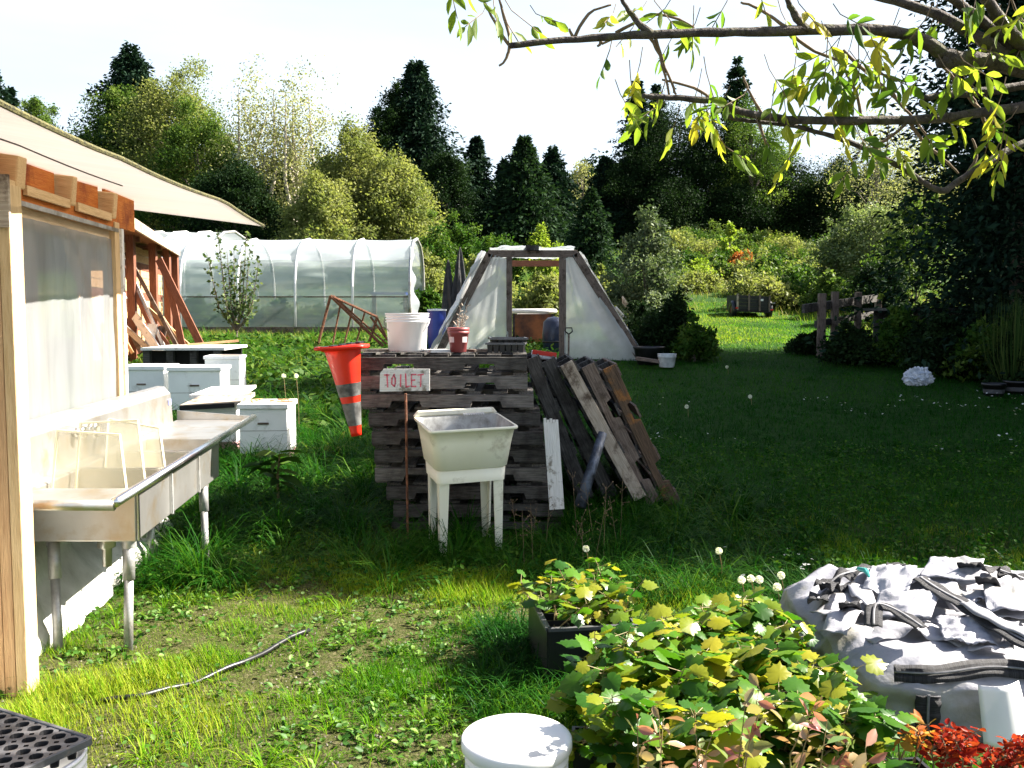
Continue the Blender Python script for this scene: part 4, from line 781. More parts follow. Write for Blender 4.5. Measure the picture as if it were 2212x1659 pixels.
# rusty frame leaning on the grass
rf = thing('rusty_frame', onG(745, 18), 'rusty iron lattice frame leaning in the grass behind the traffic cone', 'metal frame')
for (a, b, r) in (((714, 639), (685, 752), .016), ((714, 639), (815, 685), .016), ((815, 685), (791, 760), .016), ((716, 641), (828, 748), .02), ((720, 639), (836, 744), .012), ((685, 752), (791, 760), .014),
    ((736, 654), (717, 752), .011), ((762, 664), (741, 755), .011), ((788, 674), (765, 757), .011), ((800, 684), (838, 735), .014), ((815, 686), (835, 730), .012)):
    MB().tube([P(*a, 18), P(*b, 18.0)], r*1.7, 6).build('rod', M['rust'], rf)
# ------------------------------------------------------------------ pallets
def notched(m, x0, x1, y, t, z0, z1, notch=((.20, .43), (.77, 1.0)), nh=.045):
    xs = [x0]
    pts = [(x0, z0)]
    for a, b in notch: pts += [(x0+a, z0), (x0+a+.015, z0+nh), (x0+b-.015, z0+nh), (x0+b, z0)]
    pts += [(x1, z0), (x1, z1)]
    top = [(x1, z1), (x0, z1)]; o = random.uniform(0, 30)
    # strips between consecutive x
    lo = pts[:-1]; vs = []; fs = []; ts = []
    for (x, z) in lo:
        for yy in (y-t/2, y+t/2):
            for zz in (z, z1): vs.append(Vector((x, yy, zz))); ts.append((o+x, yy, zz+o))
    for i in range(len(lo)-1):
        a = 4*i; b = a+4; fs += [(a, b, b+1, a+1), (a+3, b+3, b+2, a+2), (a+1, b+1, b+3, a+3), (a+2, b+2, b, a)]
    e = 4*(len(lo)-1); fs += [(0, 1, 3, 2), (e+2, e+3, e+1, e)]
    m.add(vs, fs, ts)
def make_pallet(mat, label, L_=1.22, D_=1.02, ntop=7, group='wooden pallets in the stack', strm=None, thick=.018, sh=.092, ins=.045, notch=((.20, .43), (.77, 1.0))):
    t = thing('wooden_pallet', (0, 0, 0), label, 'pallet', group)
    for y in (.02, D_/2, D_-.02):
        m = MB(); notched(m, 0, L_, y, .038, thick, thick+sh, notch); m.build('stringer', strm[0 if y < .1 else 1] if strm else mat, t, bevel=.002)
    for k in range(ntop):
        x = .05+(L_-.10)*k/(ntop-1); MB().beam((x, ins+.012*random.random(), thick*1.5+sh+.001), (x, D_+.002, thick*1.5+sh+.001), .10, thick).build('deck_board', mat, t)
    for k in range(4):
        x = .05+(L_-.10)*k/3; MB().beam((x, ins+.012*random.random(), thick/2-.001), (x, D_, thick/2-.001), .10, thick).build('deck_board', mat, t)
    return t
YF = 6.55; pxs = [(764, 1146), (765, 1150), (778, 1160), (793, 1168), (800, 1178), (805, 1182), (806, 1180), (830, 1186), (845, 1190), (840, 1188)]
lbs = ['topmost pallet of the stack, carrying the buckets and pots', 'second pallet from the top, with faded lettering on its side', 'third pallet from the top, pale beam under the lettered one', 'fourth pallet from the top of the stack', 'fifth pallet from the top, at the height of the laundry tub rim',
       'sixth pallet from the top of the stack', 'seventh pallet from the top of the stack', 'eighth pallet from the top of the stack', 'ninth pallet from the top, above the bottom one', 'bottom pallet of the stack, in the tall grass']
topz = 1.6-82*YF/2012; pal = []
pr0 = make_pallet(M['grey_wood'], lbs[0]); pr1 = make_pallet(wood('weathered_pale_grey_wood', (.07, .064, .058), (.20, .185, .17), dirt=(.03, .027, .025), dirt_amt=(.48, .7), dirt_scale=5), lbs[1])
for k in range(10):
    src = (pr0, pr1, pr1, pr0, pr0, pr0, pr1, pr0, pr0, pr0)[k]; x0 = (pxs[k][0]-1106)/2012*YF; z = topz-.132*(k+1)
    if k == 0: q = pr0
    elif k == 1: q = pr1
    else: q = dup(src, label=lbs[k])
    q.location = (x0, YF+[0, .0, .03, .05, .02, .05, .03, .06, .05, .08][k]*.5, z); q.rotation_euler = (0, 0, R([0, .3, -.5, .8, -1.2, .5, 1, -.6, 1.5, 0][k])); pal.append(q)
GL = {'A': [[(0, 0), (.5, 1), (1, 0)], [(.2, .4), (.8, .4)]], 'R': [[(0, 0), (0, 1), (.8, .95), (.85, .6), (0, .5), (.95, 0)]], 'D': [[(0, 0), (0, 1), (.6, .9), (.9, .5), (.6, .1), (0, 0)]],
      'C': [[(.9, .85), (.5, 1), (.1, .75), (.1, .25), (.5, 0), (.9, .15)]], 'E': [[(.85, 1), (0, 1), (0, 0), (.85, 0)], [(0, .5), (.7, .52)]], 'K': [[(0, 0), (0, 1)], [(.85, 1), (0, .45), (.9, 0)]],
      'T': [[(0, 1), (1, .97)], [(.5, 1), (.48, 0)]], 'O': [[(.5, 1), (.08, .7), (.1, .25), (.5, 0), (.9, .25), (.92, .7), (.5, 1)]], 'I': [[(.5, 1), (.48, 0)]], 'L': [[(.1, 1), (.08, 0), (.9, .03)]], ' ': []}
def write(m, text, o, dx, dz, cw, ch, gap, th, n, jit=.0):
    x = 0; n = Vector(n)
    for chh in text:
        for st in GL[chh]:
            pts = [o+dx*(x+a*cw+random.uniform(-jit, jit))+dz*(b*ch+random.uniform(-jit, jit)) for a, b in st]
            for a, b in zip(pts[:-1], pts[1:]):
                d = (b-a).normalized()*th*.4; m.beam(a-d+n*.002, b+d+n*.002, .0015, th, up=(b-a).cross(n))
        x += cw+gap
m = MB(); write(m, 'ARD CREEK', Vector((.60, -.0005, .04)), Vector((1, 0, 0)), Vector((0, 0, 1)), .03, .048, .013, .008, (0, -1, 0), .002); m.build('lettering', M['ink'], pr1)
# leaning pallets
for k, (u0, v0, u1, v1, Y, mt, st, lb) in enumerate([
   (1162, 768, 1290, 1095, 7.0, 'grey_wood', 'grey_wood', 'darkest leaning pallet, right against the stack'), (1196, 772, 1345, 1095, 7.05, 'grey_wood', 'grey_wood', 'dark leaning pallet behind the one with the pale beam'), (1237, 777, 1408, 1088, 6.9, 'grey_wood', 'pale_wood', 'leaning pallet with the pale front beam'),
   (1284, 782, 1432, 1090, 6.95, 'grey_wood', 'grey_wood2', 'leaning pallet with the brown front beam, second from the right'), (1330, 786, 1470, 1085, 7.0, 'rot_wood', 'rot_wood', 'outermost leaning pallet with a rotting orange brown beam')]):
    t = make_pallet(M[mt] if mt != 'rot_wood' else M['grey_wood2'], lb, L_=1.16, D_=1.0, group='pallets leaning on the stack', strm=[M[st], M['grey_wood']], sh=.098, thick=.016, ins=.03, notch=() if k < 3 else ((.18, .36), (.70, .86)))
    a = P(u1, v1, Y); b = P(u0, v0, Y); d = (b-a); d.y = 0; d.normalize()
    y_ = Vector((0, 1, 0)); z_ = d.cross(y_); t.rotation_euler = Matrix((d, y_, z_)).transposed().to_euler()
    t.location = Vector((a.x, Y, a.z))-z_*.01+d*((b-a).length-1.16)
# white jagged plank and bluish pipe
a, b = P(1203, 1100, 6.42), P(1190, 912, 6.5); mp = MB(); mp.beam(a, b, .103, .028, up=(0, 1, .02))
for k in range(5): q = b+Vector((-.042+.021*k, 0, 0)); mp.beam(q-Vector((0, 0, .005)), q+Vector((0, 0, random.uniform(.008, .03))), .018, .02, up=(0, 1, 0))
tag(mp.build('white_plank', M['white_wood']), 'white plank with a broken top upright beside the laundry tub', 'plank')
m = MB(); m.tube([P(1302, 935, 6.75), P(1252, 1095, 6.55)], [.032, .045], 12)
tag(m.build('metal_pipe', surf('blue_grey_metal', [(.35, (.015, .018, .024)), (.65, (.10, .12, .16))], 14, rough=.5, metal=.4, bump=.6), None, True), 'dented blue grey metal downpipe leaning under the slanted pallets', 'pipe')
# things on the stack
def Tz(u, v, Y): p = P(u, v, Y); return Vector((p.x, Y, topz+.004))
bk = bucket('white_bucket', Tz(880, 750, 6.8), .138, .152, .285, 'open white bucket standing on the pallet stack', M['white_pl'], group=None)
pt = thing('flower_pot', Tz(990, 757, 6.75), 'maroon flower pot with dead stems on the pallet stack', 'flower pot'); c = pt.location.copy()
MB().lathe([(0, .003), (.054, .003), (.058, .008), (.074, .135), (.079, .137), (.08, .155), (.075, .155), (.079, .158), (.081, .180), (.074, .182), (.072, .16), (.0, .15)], c, 32).build('pot', M['maroon'], pt, True)
for a0, a1 in ((-2.6, -1.95), (-1.1, -.45)):
    m = MB(); m.grid(lambda s, q: c+Vector((cos(a0+(a1-a0)*s)*(.0605+.0145*(.085+.035*q*(.7+.3*sin(s*9))-.008)/.127*1.0+.001), sin(a0+(a1-a0)*s)*(.0605+.0145*(.085+.035*q-.008)/.127+.001), .075+.04*q)), 8, 3); m.build('faded_print', M['label'], pt, True)
m = MB()
for k in range(5):
    a = c+Vector((random.uniform(-.03, .03), random.uniform(-.03, .03), .15)); e = a+Vector((random.uniform(-.02, .09), 0, random.uniform(.06, .26))); mid = a.lerp(e, .5)+Vector((random.uniform(-.03, .02), 0, 0)); m.tube([a, mid, e], .0025, 5)
    for j in range(9): q = a.lerp(e, random.uniform(.3, 1)); m.tube([q, q+Vector((random.gauss(0, .015), random.gauss(0, .01), random.gauss(.01, .012)))], [.002, .004], 4)
m.build('dead_stems', M['pale_wood'], pt)
def black_tray(loc, wd, dp, h, rz, label, n=(6, 4)):
    t = thing('seedling_tray', loc, label, 'seedling tray', 'black seedling trays on the pallets'); c = Vector(loc); m = MB()
    for i in range(n[0]):
        for j in range(n[1]):
            x = -wd/2+wd*(i+.5)/n[0]; y = -dp/2+dp*(j+.5)/n[1]; q = Vector((x*cos(rz)-y*sin(rz), x*sin(rz)+y*cos(rz), 0)); s = wd/n[0]*.46; b = s*.75
            ms = [(-s, -s), (s, -s), (s, s), (-s, s)]; lo = [(-b, -b), (b, -b), (b, b), (-b, b)]
            vs = [c+q+Vector((a*cos(rz)-d*sin(rz), a*sin(rz)+d*cos(rz), .002)) for a, d in lo]+[c+q+Vector((a*cos(rz)-d*sin(rz), a*sin(rz)+d*cos(rz), h)) for a, d in ms]
            m.add(vs, [(3, 2, 1, 0), (0, 1, 5, 4), (1, 2, 6, 5), (2, 3, 7, 6), (3, 0, 4, 7)])
    m.build('cells', M['black'], t); m = MB()
    for sx, sy, a, d in ((0, -dp/2, wd+.02, .012), (0, dp/2, wd+.02, .012), (-wd/2, 0, .012, dp), (wd/2, 0, .012, dp)): m.box(c+Vector((sx*cos(rz)-sy*sin(rz), sx*sin(rz)+sy*cos(rz), h+.002)), a, d, .014, rz)
    m.build('rim', M['tray'], t); return t
black_tray(Tz(1094, 757, 6.85), .27, .24, .062, R(-4), 'lower black seedling tray on the right of the pallet stack')
black_tray(Tz(1094, 757, 6.85)+Vector((.01, .03, .068)), .26, .22, .03, R(5), 'upper black seedling tray nested crookedly on the lower one')
for (u0, u1, Y, mt, lb) in ((785, 845, 6.8, 'pale_wood', 'thin pale board lying left of the white bucket'), (920, 968, 6.72, 'white_wood', 'white painted board between bucket and flower pot'), (1015, 1070, 6.78, 'grey_wood2', 'grey board end beside the flower pot')):
    a = Tz(u0, 757, Y)+Vector((0, 0, .012)); b = Tz(u1, 757, Y)+Vector((0, .1, .012)); tag(MB().beam(a, b, .16, .018).build('loose_board', M[mt]), lb, 'board', 'loose boards on the pallet stack')
a = P(1150, 760, 7.3); b = P(1202, 767, 7.3); rw = thing('painted_board', a, 'red and white painted board lying behind the leaning pallets', 'board')
MB().beam(a, b, .02, .035).build('red_edge', M['red'], rw); MB().beam(a-Vector((0, .0, .03)), b-Vector((0, 0, .03)), .02, .022).build('white_edge', M['white_wood'], rw)
MB().beam(a+Vector((0, .2, -.025)), b+Vector((0, .2, -.025)), .34, .05).build('board', M['hive'], rw)
# ------------------------------------------------------------------ toilet sign
sg = thing('toilet_sign', onG(880, 6.25), 'white board on a thin stake with TOILET painted in pink', 'sign'); Y = 6.3
q = [P(820, 846, Y), P(928, 844, Y), P(928, 797, Y), P(829, 797, Y), P(821, 806, Y)]; dpt = Vector((0, .014, 0))
m = MB(); vs = [Vector(a) for a in q]+[Vector(a)+dpt for a in q]; m.add(vs, [(0, 1, 2, 3, 4), (9, 8, 7, 6, 5)]+[(i, 5+i, 5+(i+1) % 5, (i+1) % 5) for i in range(5)]); m.build('board', M['white_wood'], sg)
MB().tube([P(876.5, 850, Y+.02), P(881, 1180, Y+.05)], .0085, 8).build('stake', M['rust'], sg)
m = MB(); write(m, 'TOILET', P(832, 835, Y), Vector((1, 0, .0)), Vector((0, 0, 1)), .029, .082, .0165, .0095, (0, -1, 0), .004); m.build('lettering', M['pink_paint'], sg)
# ------------------------------------------------------------------ laundry tub
tb = thing('laundry_tub', (-.53, 5.95, 0), 'stained white plastic laundry tub on legs in front of the pallets', 'laundry tub'); TR = R(18); o = Vector((-.53, 5.95, 0)); ex = Vector((cos(TR), sin(TR), 0)); ey = Vector((-sin(TR), cos(TR), 0))
TW, TD, TZ = .60, .50, .875
def rr(w_, d_, r, z, n=6, inset=(0, 0)):   # rounded rect loop centred on tub
    pts = []
    for cx, cy, a0 in ((w_/2-r, -d_/2+r, -pi/2), (w_/2-r, d_/2-r, 0), (-w_/2+r, d_/2-r, pi/2), (-w_/2+r, -d_/2+r, pi)):
        for k in range(n+1): a = a0+pi/2*k/n; pts.append(o+ex*(TW/2+inset[0]+cx+r*cos(a))+ey*(TD/2+inset[1]+cy+r*sin(a))+Vector((0, 0, z)))
    return pts
def loft(m, loops, cap0=False, cap1=False):
    n = len(loops[0]); vs = [p for l in loops for p in l]; fs = [(k*n+i, k*n+(i+1) % n, (k+1)*n+(i+1) % n, (k+1)*n+i) for k in range(len(loops)-1) for i in range(n)]
    if cap0: fs.append(tuple(range(n))[::-1])
    if cap1: fs.append(tuple((len(loops)-1)*n+i for i in range(n)))
    m.add(vs, fs); return m
loft(MB(), [rr(.46, .36, .06, TZ-.29), rr(.50, .40, .06, TZ-.275), rr(.548, .445, .055, TZ-.10), rr(.575, .472, .05, TZ-.022), rr(TW-.006, TD-.006, .03, TZ-.02), rr(TW, TD, .03, TZ-.014), rr(TW, TD, .03, TZ-.004), rr(TW-.008, TD-.008, .03, TZ), rr(.570, .468, .045, TZ-.003)], True, False).build('basin', M['tub'], tb, True)
loft(MB(), [rr(.569, .467, .045, TZ-.004), rr(.552, .45, .05, TZ-.03), rr(.50, .39, .05, TZ-.2), rr(.44, .33, .06, TZ-.27)], False, True).build('bowl', surf('grimy_shaded_bowl_plastic', [(.35, (.30, .30, .29)), (.65, (.52, .52, .50))], 4, rough=.6, bump=.05, dirt=(.16, .15, .13), dirt_amt=(.45, .7), dirt_scale=9), tb, True)  # stained, and greyed further to paint the shade inside the bowl
m = MB(); b0_ = o+ey*(TD-.035)+Vector((0, 0, TZ)); b0_ = b0_+ey*.018; m.hexa([b0_, b0_+ex*TW, b0_+ex*TW+ey*.035, b0_+ey*.035, b0_+ex*.03+Vector((0, 0, .038)), b0_+ex*(TW-.03)+Vector((0, 0, .038)), b0_+ex*(TW-.03)+ey*.03+Vector((0, 0, .038)), b0_+ex*.03+ey*.03+Vector((0, 0, .038))]); m.build('back_ledge', M['tub'], tb, bevel=.008)
m = MB()
for k in range(9): m.box(o+ex*(.35+.017*k)+ey*(TD-.045)+Vector((0, 0, TZ+.006)), .009, .03, .008, TR)
m.build('soap_ridges', M['white_pl'], tb)
loft(MB(), [rr(.465, .365, .04, TZ-.375), rr(.475, .375, .04, TZ-.288), rr(.44, .34, .04, TZ-.288), rr(.43, .33, .04, TZ-.375)]).build('apron', M['tub'], tb, True)
for sx in (0, 1):
    for sy in (0, 1):
        c = o+ex*(TW/2+(sx-.5)*.43)+ey*(TD/2+(sy-.5)*.33); s1 = ex*(1 if sx == 0 else -1); s2 = ey*(1 if sy == 0 else -1); e = (s1+s2)*(-.018)
        def lp(z, wd, off): b = c+off; t = .012; return [b+Vector((0, 0, z)), b+s1*wd+Vector((0, 0, z)), b+s1*wd+s2*t+Vector((0, 0, z)), b+s1*t+s2*t+Vector((0, 0, z)), b+s1*t+s2*wd+Vector((0, 0, z)), b+s2*wd+Vector((0, 0, z))]
        m = MB(); loft(m, [lp(0, .045, e*0), lp(TZ-.37, .068, e*.2)], True, True); m.build('leg', M['tub'], tb)
tb.rotation_euler = (Matrix.Rotation(R(5), 3, ex) @ Matrix.Rotation(R(-1.2), 3, ey)).to_euler(); tb.location.z -= .0
# ------------------------------------------------------------------ upside down traffic cone
cn = thing('traffic_cone', P(770, 940, 6.38), 'orange traffic cone hanging upside down on the left side of the pallets', 'traffic cone')
tip = P(770, 941, 6.38); flg = P(740, 752, 6.38); axv = (flg-tip); Lc = axv.length; axv.normalize()
def cr(t): return .036+(.125-.036)*max(0, t)**1.15
def cprof(t0, t1, ex_=0, n=8): return [(cr(t0+(t1-t0)*k/n)+ex_, (t0+(t1-t0)*k/n)*Lc) for k in range(n+1)]
MB().lathe([(0, 0)]+cprof(0, .97, 0, 24)+[(.13, Lc*.985)], tip, 32, axv).build('body', M['red'], cn, True)
for t0, t1 in ((.115, .39), (.505, .70)): pass
MB().lathe(cprof(.12, .38, .0025), tip, 32, axv).build('sleeve', M['sleeve'], cn, True)
MB().lathe(cprof(.455, .60, .0025), tip, 32, axv).build('sleeve', M['sleeve'], cn, True)
a1 = axv.cross(Vector((0, 1, 0))).normalized(); a2 = axv.cross(a1); cc = tip+axv*Lc; m = MB(); N = 40; lps = []
for (sc, dz) in ((.125, -.012), (.165, -.006), (.18, .0), (.18, .016), (.12, .018)):
    l = []
    for k in range(N):
        a = 2*pi*k/N; s = 1/max(abs(cos(a)), abs(sin(a)))**.75 if sc > .13 else 1; bend = .02*cos(a)*(sc > .13)
        l.append(cc+(a1*cos(a)+a2*sin(a))*sc*s*.98+axv*(dz+bend))
    lps.append(l)
loft(m, lps, False, False).build('base', M['red'], cn, True)
m = MB()
for k in range(5): m.box(cc+a1*(-.12+.06*k)+axv*.022-a2*.02, .03, .20, .012)
m.build('base_feet', M['black'], cn)
# ------------------------------------------------------------------ A-frame greenhouse
YA = 16.0; fr_ = thing('frame_greenhouse', onG(1165, YA), 'wooden trapezoid frame greenhouse covered in old plastic with an open doorway', 'greenhouse')
def A(u, v, dy=0): p = P(u, v, YA); return Vector((p.x, YA+dy, p.z))
LT, RT, LBm, RB = A(1058, 548), A(1243, 548), A(938, 782), A(1388, 782); D_ = 3.0
for dy, mm in ((0, 'grey_wood2'), (D_, 'brown_wood')):
    dv = Vector((0, dy, 0))
    for nm, a, b, w_ in (('slope_beam', LBm, LT, .13), ('slope_beam', RB, RT, .14), ('top_beam', LT+Vector((-.03, 0, 0)), RT+Vector((.03, 0, 0)), .12)):
        MB().beam(a+dv, b+dv, .05, w_).build(nm, M[mm], fr_, bevel=.004)
    if dy == 0:
        for u, w_ in ((1100, .10), (1215, .12)): MB().beam(A(u, 775), A(u, 556), w_, .05, up=(0, 1, 0)).build('door_post', M['grey_wood2'], fr_, bevel=.004)
for k in range(1, 4):
    dv = Vector((0, D_*k/4, 0))
    for a, b in ((LBm, LT), (RB, RT)): MB().beam(a+dv, b+dv, .05, .08).build('rafter', M['brown_wood'], fr_)
for tt in (.3, .62, .95):
    for a, b in ((LBm, LT), (RB, RT)):
        q = a.lerp(b, tt); MB().beam(q, q+Vector((0, D_, 0)), .05, .05).build('purlin', M['brown_wood'], fr_)
MB().beam(A(1150, 536, -.1), A(1150, 536, D_*.4), .22, .09).build('ridge_block', M['grey_wood'], fr_)
def skin(a, b, c, d, nm, amp=.03, seed=0, mat='aframe_film', out=Vector((0, -1, 0))):
    m = MB()
    def f(s, q):
        p = a.lerp(b, s).lerp(d.lerp(c, s), q); return p+out*(amp*(.4+noise.noise(Vector((s*7+seed, q*3+s*4, seed)))+.5*noise.noise(Vector((s*16+q*9, q*8, seed+3)))))
    m.grid(f, 24, 24); m.build(nm, M[mat], fr_, True)
Z = Vector((0, 0, 1)); X = Vector((1, 0, 0)); dv = Vector((0, D_, 0)); o_ = Vector((0, -.012, 0))
skin(LBm+o_, A(1098, 782)+o_, A(1098, 560)+o_, LT+o_, 'front_film', .02, 1)
skin(A(1219, 782)+o_, RB+o_, RT+o_, A(1219, 560)+o_, 'front_film', .02, 2)
nl = Vector((-.88, 0, .47))
skin(LBm+nl*.07, LBm+nl*.07+dv, LT+nl*.07+dv, LT+nl*.07, 'side_film', .10, 3, 'tunnel_top', nl)
skin(LBm+nl*.08+Vector((-.02, -.06, 0)), LBm+nl*.07+Vector((0, .35, 0)), LT+nl*.10+Vector((0, .35, 0)), LT+nl*.10+Vector((0, -.1, -.02)), 'film_fold', .09, 8, 'white_pl', nl)
nr = Vector((.88, 0, .47)); skin(RB+nr*.07, RB+nr*.07+dv, RT+nr*.07+dv, RT+nr*.07, 'side_film', .05, 4, 'tunnel_top', nr)
skin(LT+Z*.075, LT+Z*.075+dv, RT+Z*.075+dv, RT+Z*.075, 'roof_film', .08, 5, 'tunnel_top', Z)
# old tub inside, barrel, shovel
ot = thing('hot_tub', onG(1158, 20.2), 'white rimmed round spa shell on an orange brown cabinet seen through the doorway', 'hot tub'); c = P(1152, 672, 19.5)
zg_ = g(c.x, 19.5); h_ = c.z-zg_
MB().lathe([(.34, h_-.05), (.50, h_-.04), (.53, h_), (.50, h_+.045), (.42, h_+.05), (.36, h_+.0), (.25, h_-.25), (0, h_-.3)], (c.x, 20.0, zg_), 32).build('shell', M['white_pl'], ot, True)
MB().box((c.x, 20.0, zg_+(h_-.06)/2), .78, .7, h_-.06).build('cabinet', M['cabinet'], ot)
for sx in (-.41, .41): MB().box((c.x+sx, 19.62, zg_+(h_-.05)/2), .05, .05, h_-.05).build('cabinet_post', M['grey_wood'], ot)
q = onG(1197, 17.2); bt = thing('water_barrel', q, 'dark barrel standing inside the doorway behind the right door post', 'barrel'); MB().lathe([(0, 0), (.19, 0), (.21, .05), (.22, .35), (.20, .58), (.12, .66), (0, .68)], q, 24).build('body', surf('navy_plastic', [(.3, (.01, .015, .04)), (.7, (.02, .03, .07))], 5, rough=.3), bt, True)
MB().lathe([(.222, .20), (.232, .215), (.222, .23)], q, 24).build('hoop', M['black'], bt, True)
q = onG(925, 17.4); q = onG(944, 17.4); bb = thing('blue_barrel', q, 'bright blue barrel with a white lid beside the black draped stakes', 'barrel'); h_ = P(944, 668, 17.4).z-q.z
MB().lathe([(0, 0), (.16, 0), (.175, .06), (.18, h_*.5), (.17, h_-.04), (.17, h_)], q, 28).build('body', M['blue'], bb, True); MB().lathe([(.182, h_-.03), (.182, h_), (0, h_+.01)], q, 28).build('lid', M['hive'], bb, True)
q = A(1226, 775, -.25); sh_ = thing('shovel', q, 'garden shovel with a D handle leaning beside the right door post', 'shovel'); tp = A(1228, 722, -.1)
MB().tube([q, tp], .016, 8).build('shaft', M['grey_wood2'], sh_); MB().tube([tp, tp+Vector((-.06, 0, .05)), tp+Vector((-.05, 0, .11)), tp+Vector((.05, 0, .11)), tp+Vector((.06, 0, .05)), tp], .012, 8).build('grip', M['black'], sh_, True)
MB().hexa([q+Vector(v) for v in ((-.10, 0, -.25), (.10, 0, -.25), (.10, .01, -.25), (-.10, .01, -.25), (-.11, .02, .0), (.11, .02, .0), (.11, .03, .0), (-.11, .03, .0))]).build('blade', M['rust'], sh_)
# black draped stakes
for k, (u, vt, ub, wd, lb) in enumerate(((968, 560, 972, .13, 'shorter left stake draped in black net'), (994, 534, 990, .16, 'taller right stake draped in black net'))):
    b = onG(ub, 18.4); tp = P(u, vt, 18.4); ds = thing('draped_stake', b, lb, 'draped stake', 'stakes draped in black net')
    MB().tube([b, tp], .018, 6).build('stake', M['grey_wood'], ds)
    m = MB(); h_ = tp.z-b.z
    def f(s, q, b=b, tp=tp, h_=h_, wd=wd, k=k):
        a = s*2*pi; z = h_*(.18+.82*q); r = .012+wd*(1-q)**.75*(1+.35*sin(a*5+q*4+k)+.2*sin(a*9))*(1.1 if q > .3 else .8+q); c = b.lerp(tp, .18+.82*q); return Vector((c.x+r*cos(a), c.y+r*sin(a), b.z+z))
    m.grid(f, 44, 18); m.build('net', M['cloth_black'], ds, True)
# small items right of the greenhouse
bucket('small_bucket', onG(1441, 14.8)+Vector((0, 0, .02)), .12, .145, .22, 'small white bucket on the shaded lawn edge beside the frame greenhouse', surf('dirty_white_plastic', [(.35, (.42, .44, .46)), (.65, (.66, .68, .70))], 12, rough=.5), handle=False, rings=2)
q = onG(1402, 15.4); bt = thing('black_tub', q, 'black round planter behind the small white bucket', 'planter'); MB().lathe([(0, 0), (.19, 0), (.25, .26), (.265, .27), (.265, .30), (.235, .30), (.2, .06), (0, .05)], q, 28).build('body', M['black'], bt, True)
MB().lathe([(.0, .24), (.23, .24)], q, 20).build('soil', M['soil'], bt)
tag(MB().beam(P(1375, 774, 15.0), P(1432, 782, 14.8), .12, .05).build('grey_beam', M['grey_wood2']), 'short grey beam lying between greenhouse corner and small bucket', 'beam')
for k, (u0, v0, u1, v1, mt, lb) in enumerate(((1345, 648, 1385, 700, 'pale_wood', 'pale panel tipped up behind the right slope of the greenhouse'), (1332, 668, 1372, 712, 'white_wood', 'white board under the tipped pale panel'), (1432, 656, 1412, 690, 'white_wood', 'white offcut standing in the dark bush'))):
    tag(MB().beam(P(u0, v0, 19+.2*k), P(u1, v1, 18.7+.2*k), .32-.06*k, .03, up=(0, .5, 1)).build('rubble_board', M[mt]), lb, 'board', 'boards in the rubble behind the greenhouse')
for k, (u, v, s, lb) in enumerate(((1395, 708, .16, 'larger white lump of rubble'), (1428, 700, .12, 'smaller white lump of rubble at right'), (1352, 715, .13, 'white lump of rubble touching the greenhouse slope'))):
    c = P(u, v, 18); m = MB(); m.grid(lambda a, b, c=c, s=s, k=k: c+Vector((cos(a*2*pi)*sin(b*pi), sin(a*2*pi)*sin(b*pi), cos(b*pi)*.6))*s*(1+.5*noise.noise(Vector((cos(a*2*pi)*1.4, sin(a*2*pi)*1.4+k*5, b*3)))), 16, 8); tag(m.build('rubble', M['stone_white']), lb, 'rubble', 'white rubble behind the greenhouse')
for k, (u, v, u2, v2, lb) in enumerate(((1502, 650, 1530, 655, 'long white strip on the grass far behind'), (1520, 660, 1500, 664, 'short white strip on the grass far behind'))):
    pass
# ------------------------------------------------------------------ cart
q = onG(1628, 27.5); ct = thing('garden_cart', q, 'old dark wooden trailer cart parked on the sunlit grass track', 'trailer'); c = q; sc = 27.5/2012; wd = 88*sc; z0 = c.z+.20
tilt = -.055
def K(x, y, z): return Vector((c.x+x, c.y+y, z0+z+tilt*x))
for k in range(4): MB().beam(K(-.42*wd, 0, .08+.105*k), K(.36*wd, 0, .08+.105*k), .03, .098).build('tail_plank', M['olive_metal'], ct)
for s in (-.42, .36): MB().beam(K(s*wd, 0, .24), K(s*wd, 1.3, .24), .03, .42).build('side_panel', M['olive_metal'], ct)
for s in (-.42, -.14, .12, .36): MB().beam(K(s*wd, -.03, .0), K(s*wd, -.03, .48), .05, .04, up=(0, 1, 0)).build('stake', M['pale_wood' if s == -.42 else 'grey_wood2'], ct)
MB().beam(K(-.48*wd, 0, 0), K(.44*wd, 0, 0), .06, .08).build('bumper', M['dark'], ct); MB().beam(K(-.03*wd, .0, .03), K(-.03*wd, 1.3, .03), .75*wd, .03).build('floor', M['grey_wood'], ct)
MB().box(K(.16*wd, -.02, .33), .12, .012, .06).build('plate', M['hive'], ct)
for s in (-.46, .42):
    wh = MB().lathe([(.13, -.07), (.24, -.07), (.27, -.04), (.27, .04), (.24, .07), (.13, .07)], Vector((c.x+s*wd, c.y+.35, c.z+.24)), 24, (1, 0, 0)).build('wheel', M['black'], ct, True)
    MB().lathe([(0, -.05), (.13, -.05), (.135, 0), (.13, .05), (0, .05)], Vector((c.x+s*wd, c.y+.35, c.z+.24)), 20, (1, 0, 0)).build('rim', M['rust'], wh, True)
MB().box(K(.44*wd, .35, .26), .2, .55, .03).build('fender', M['galv'], ct)
for s in (-.44, .42): MB().box(K(s*wd, -.05, .06), .07, .03, .04).build('tail_light', M['red'], ct)
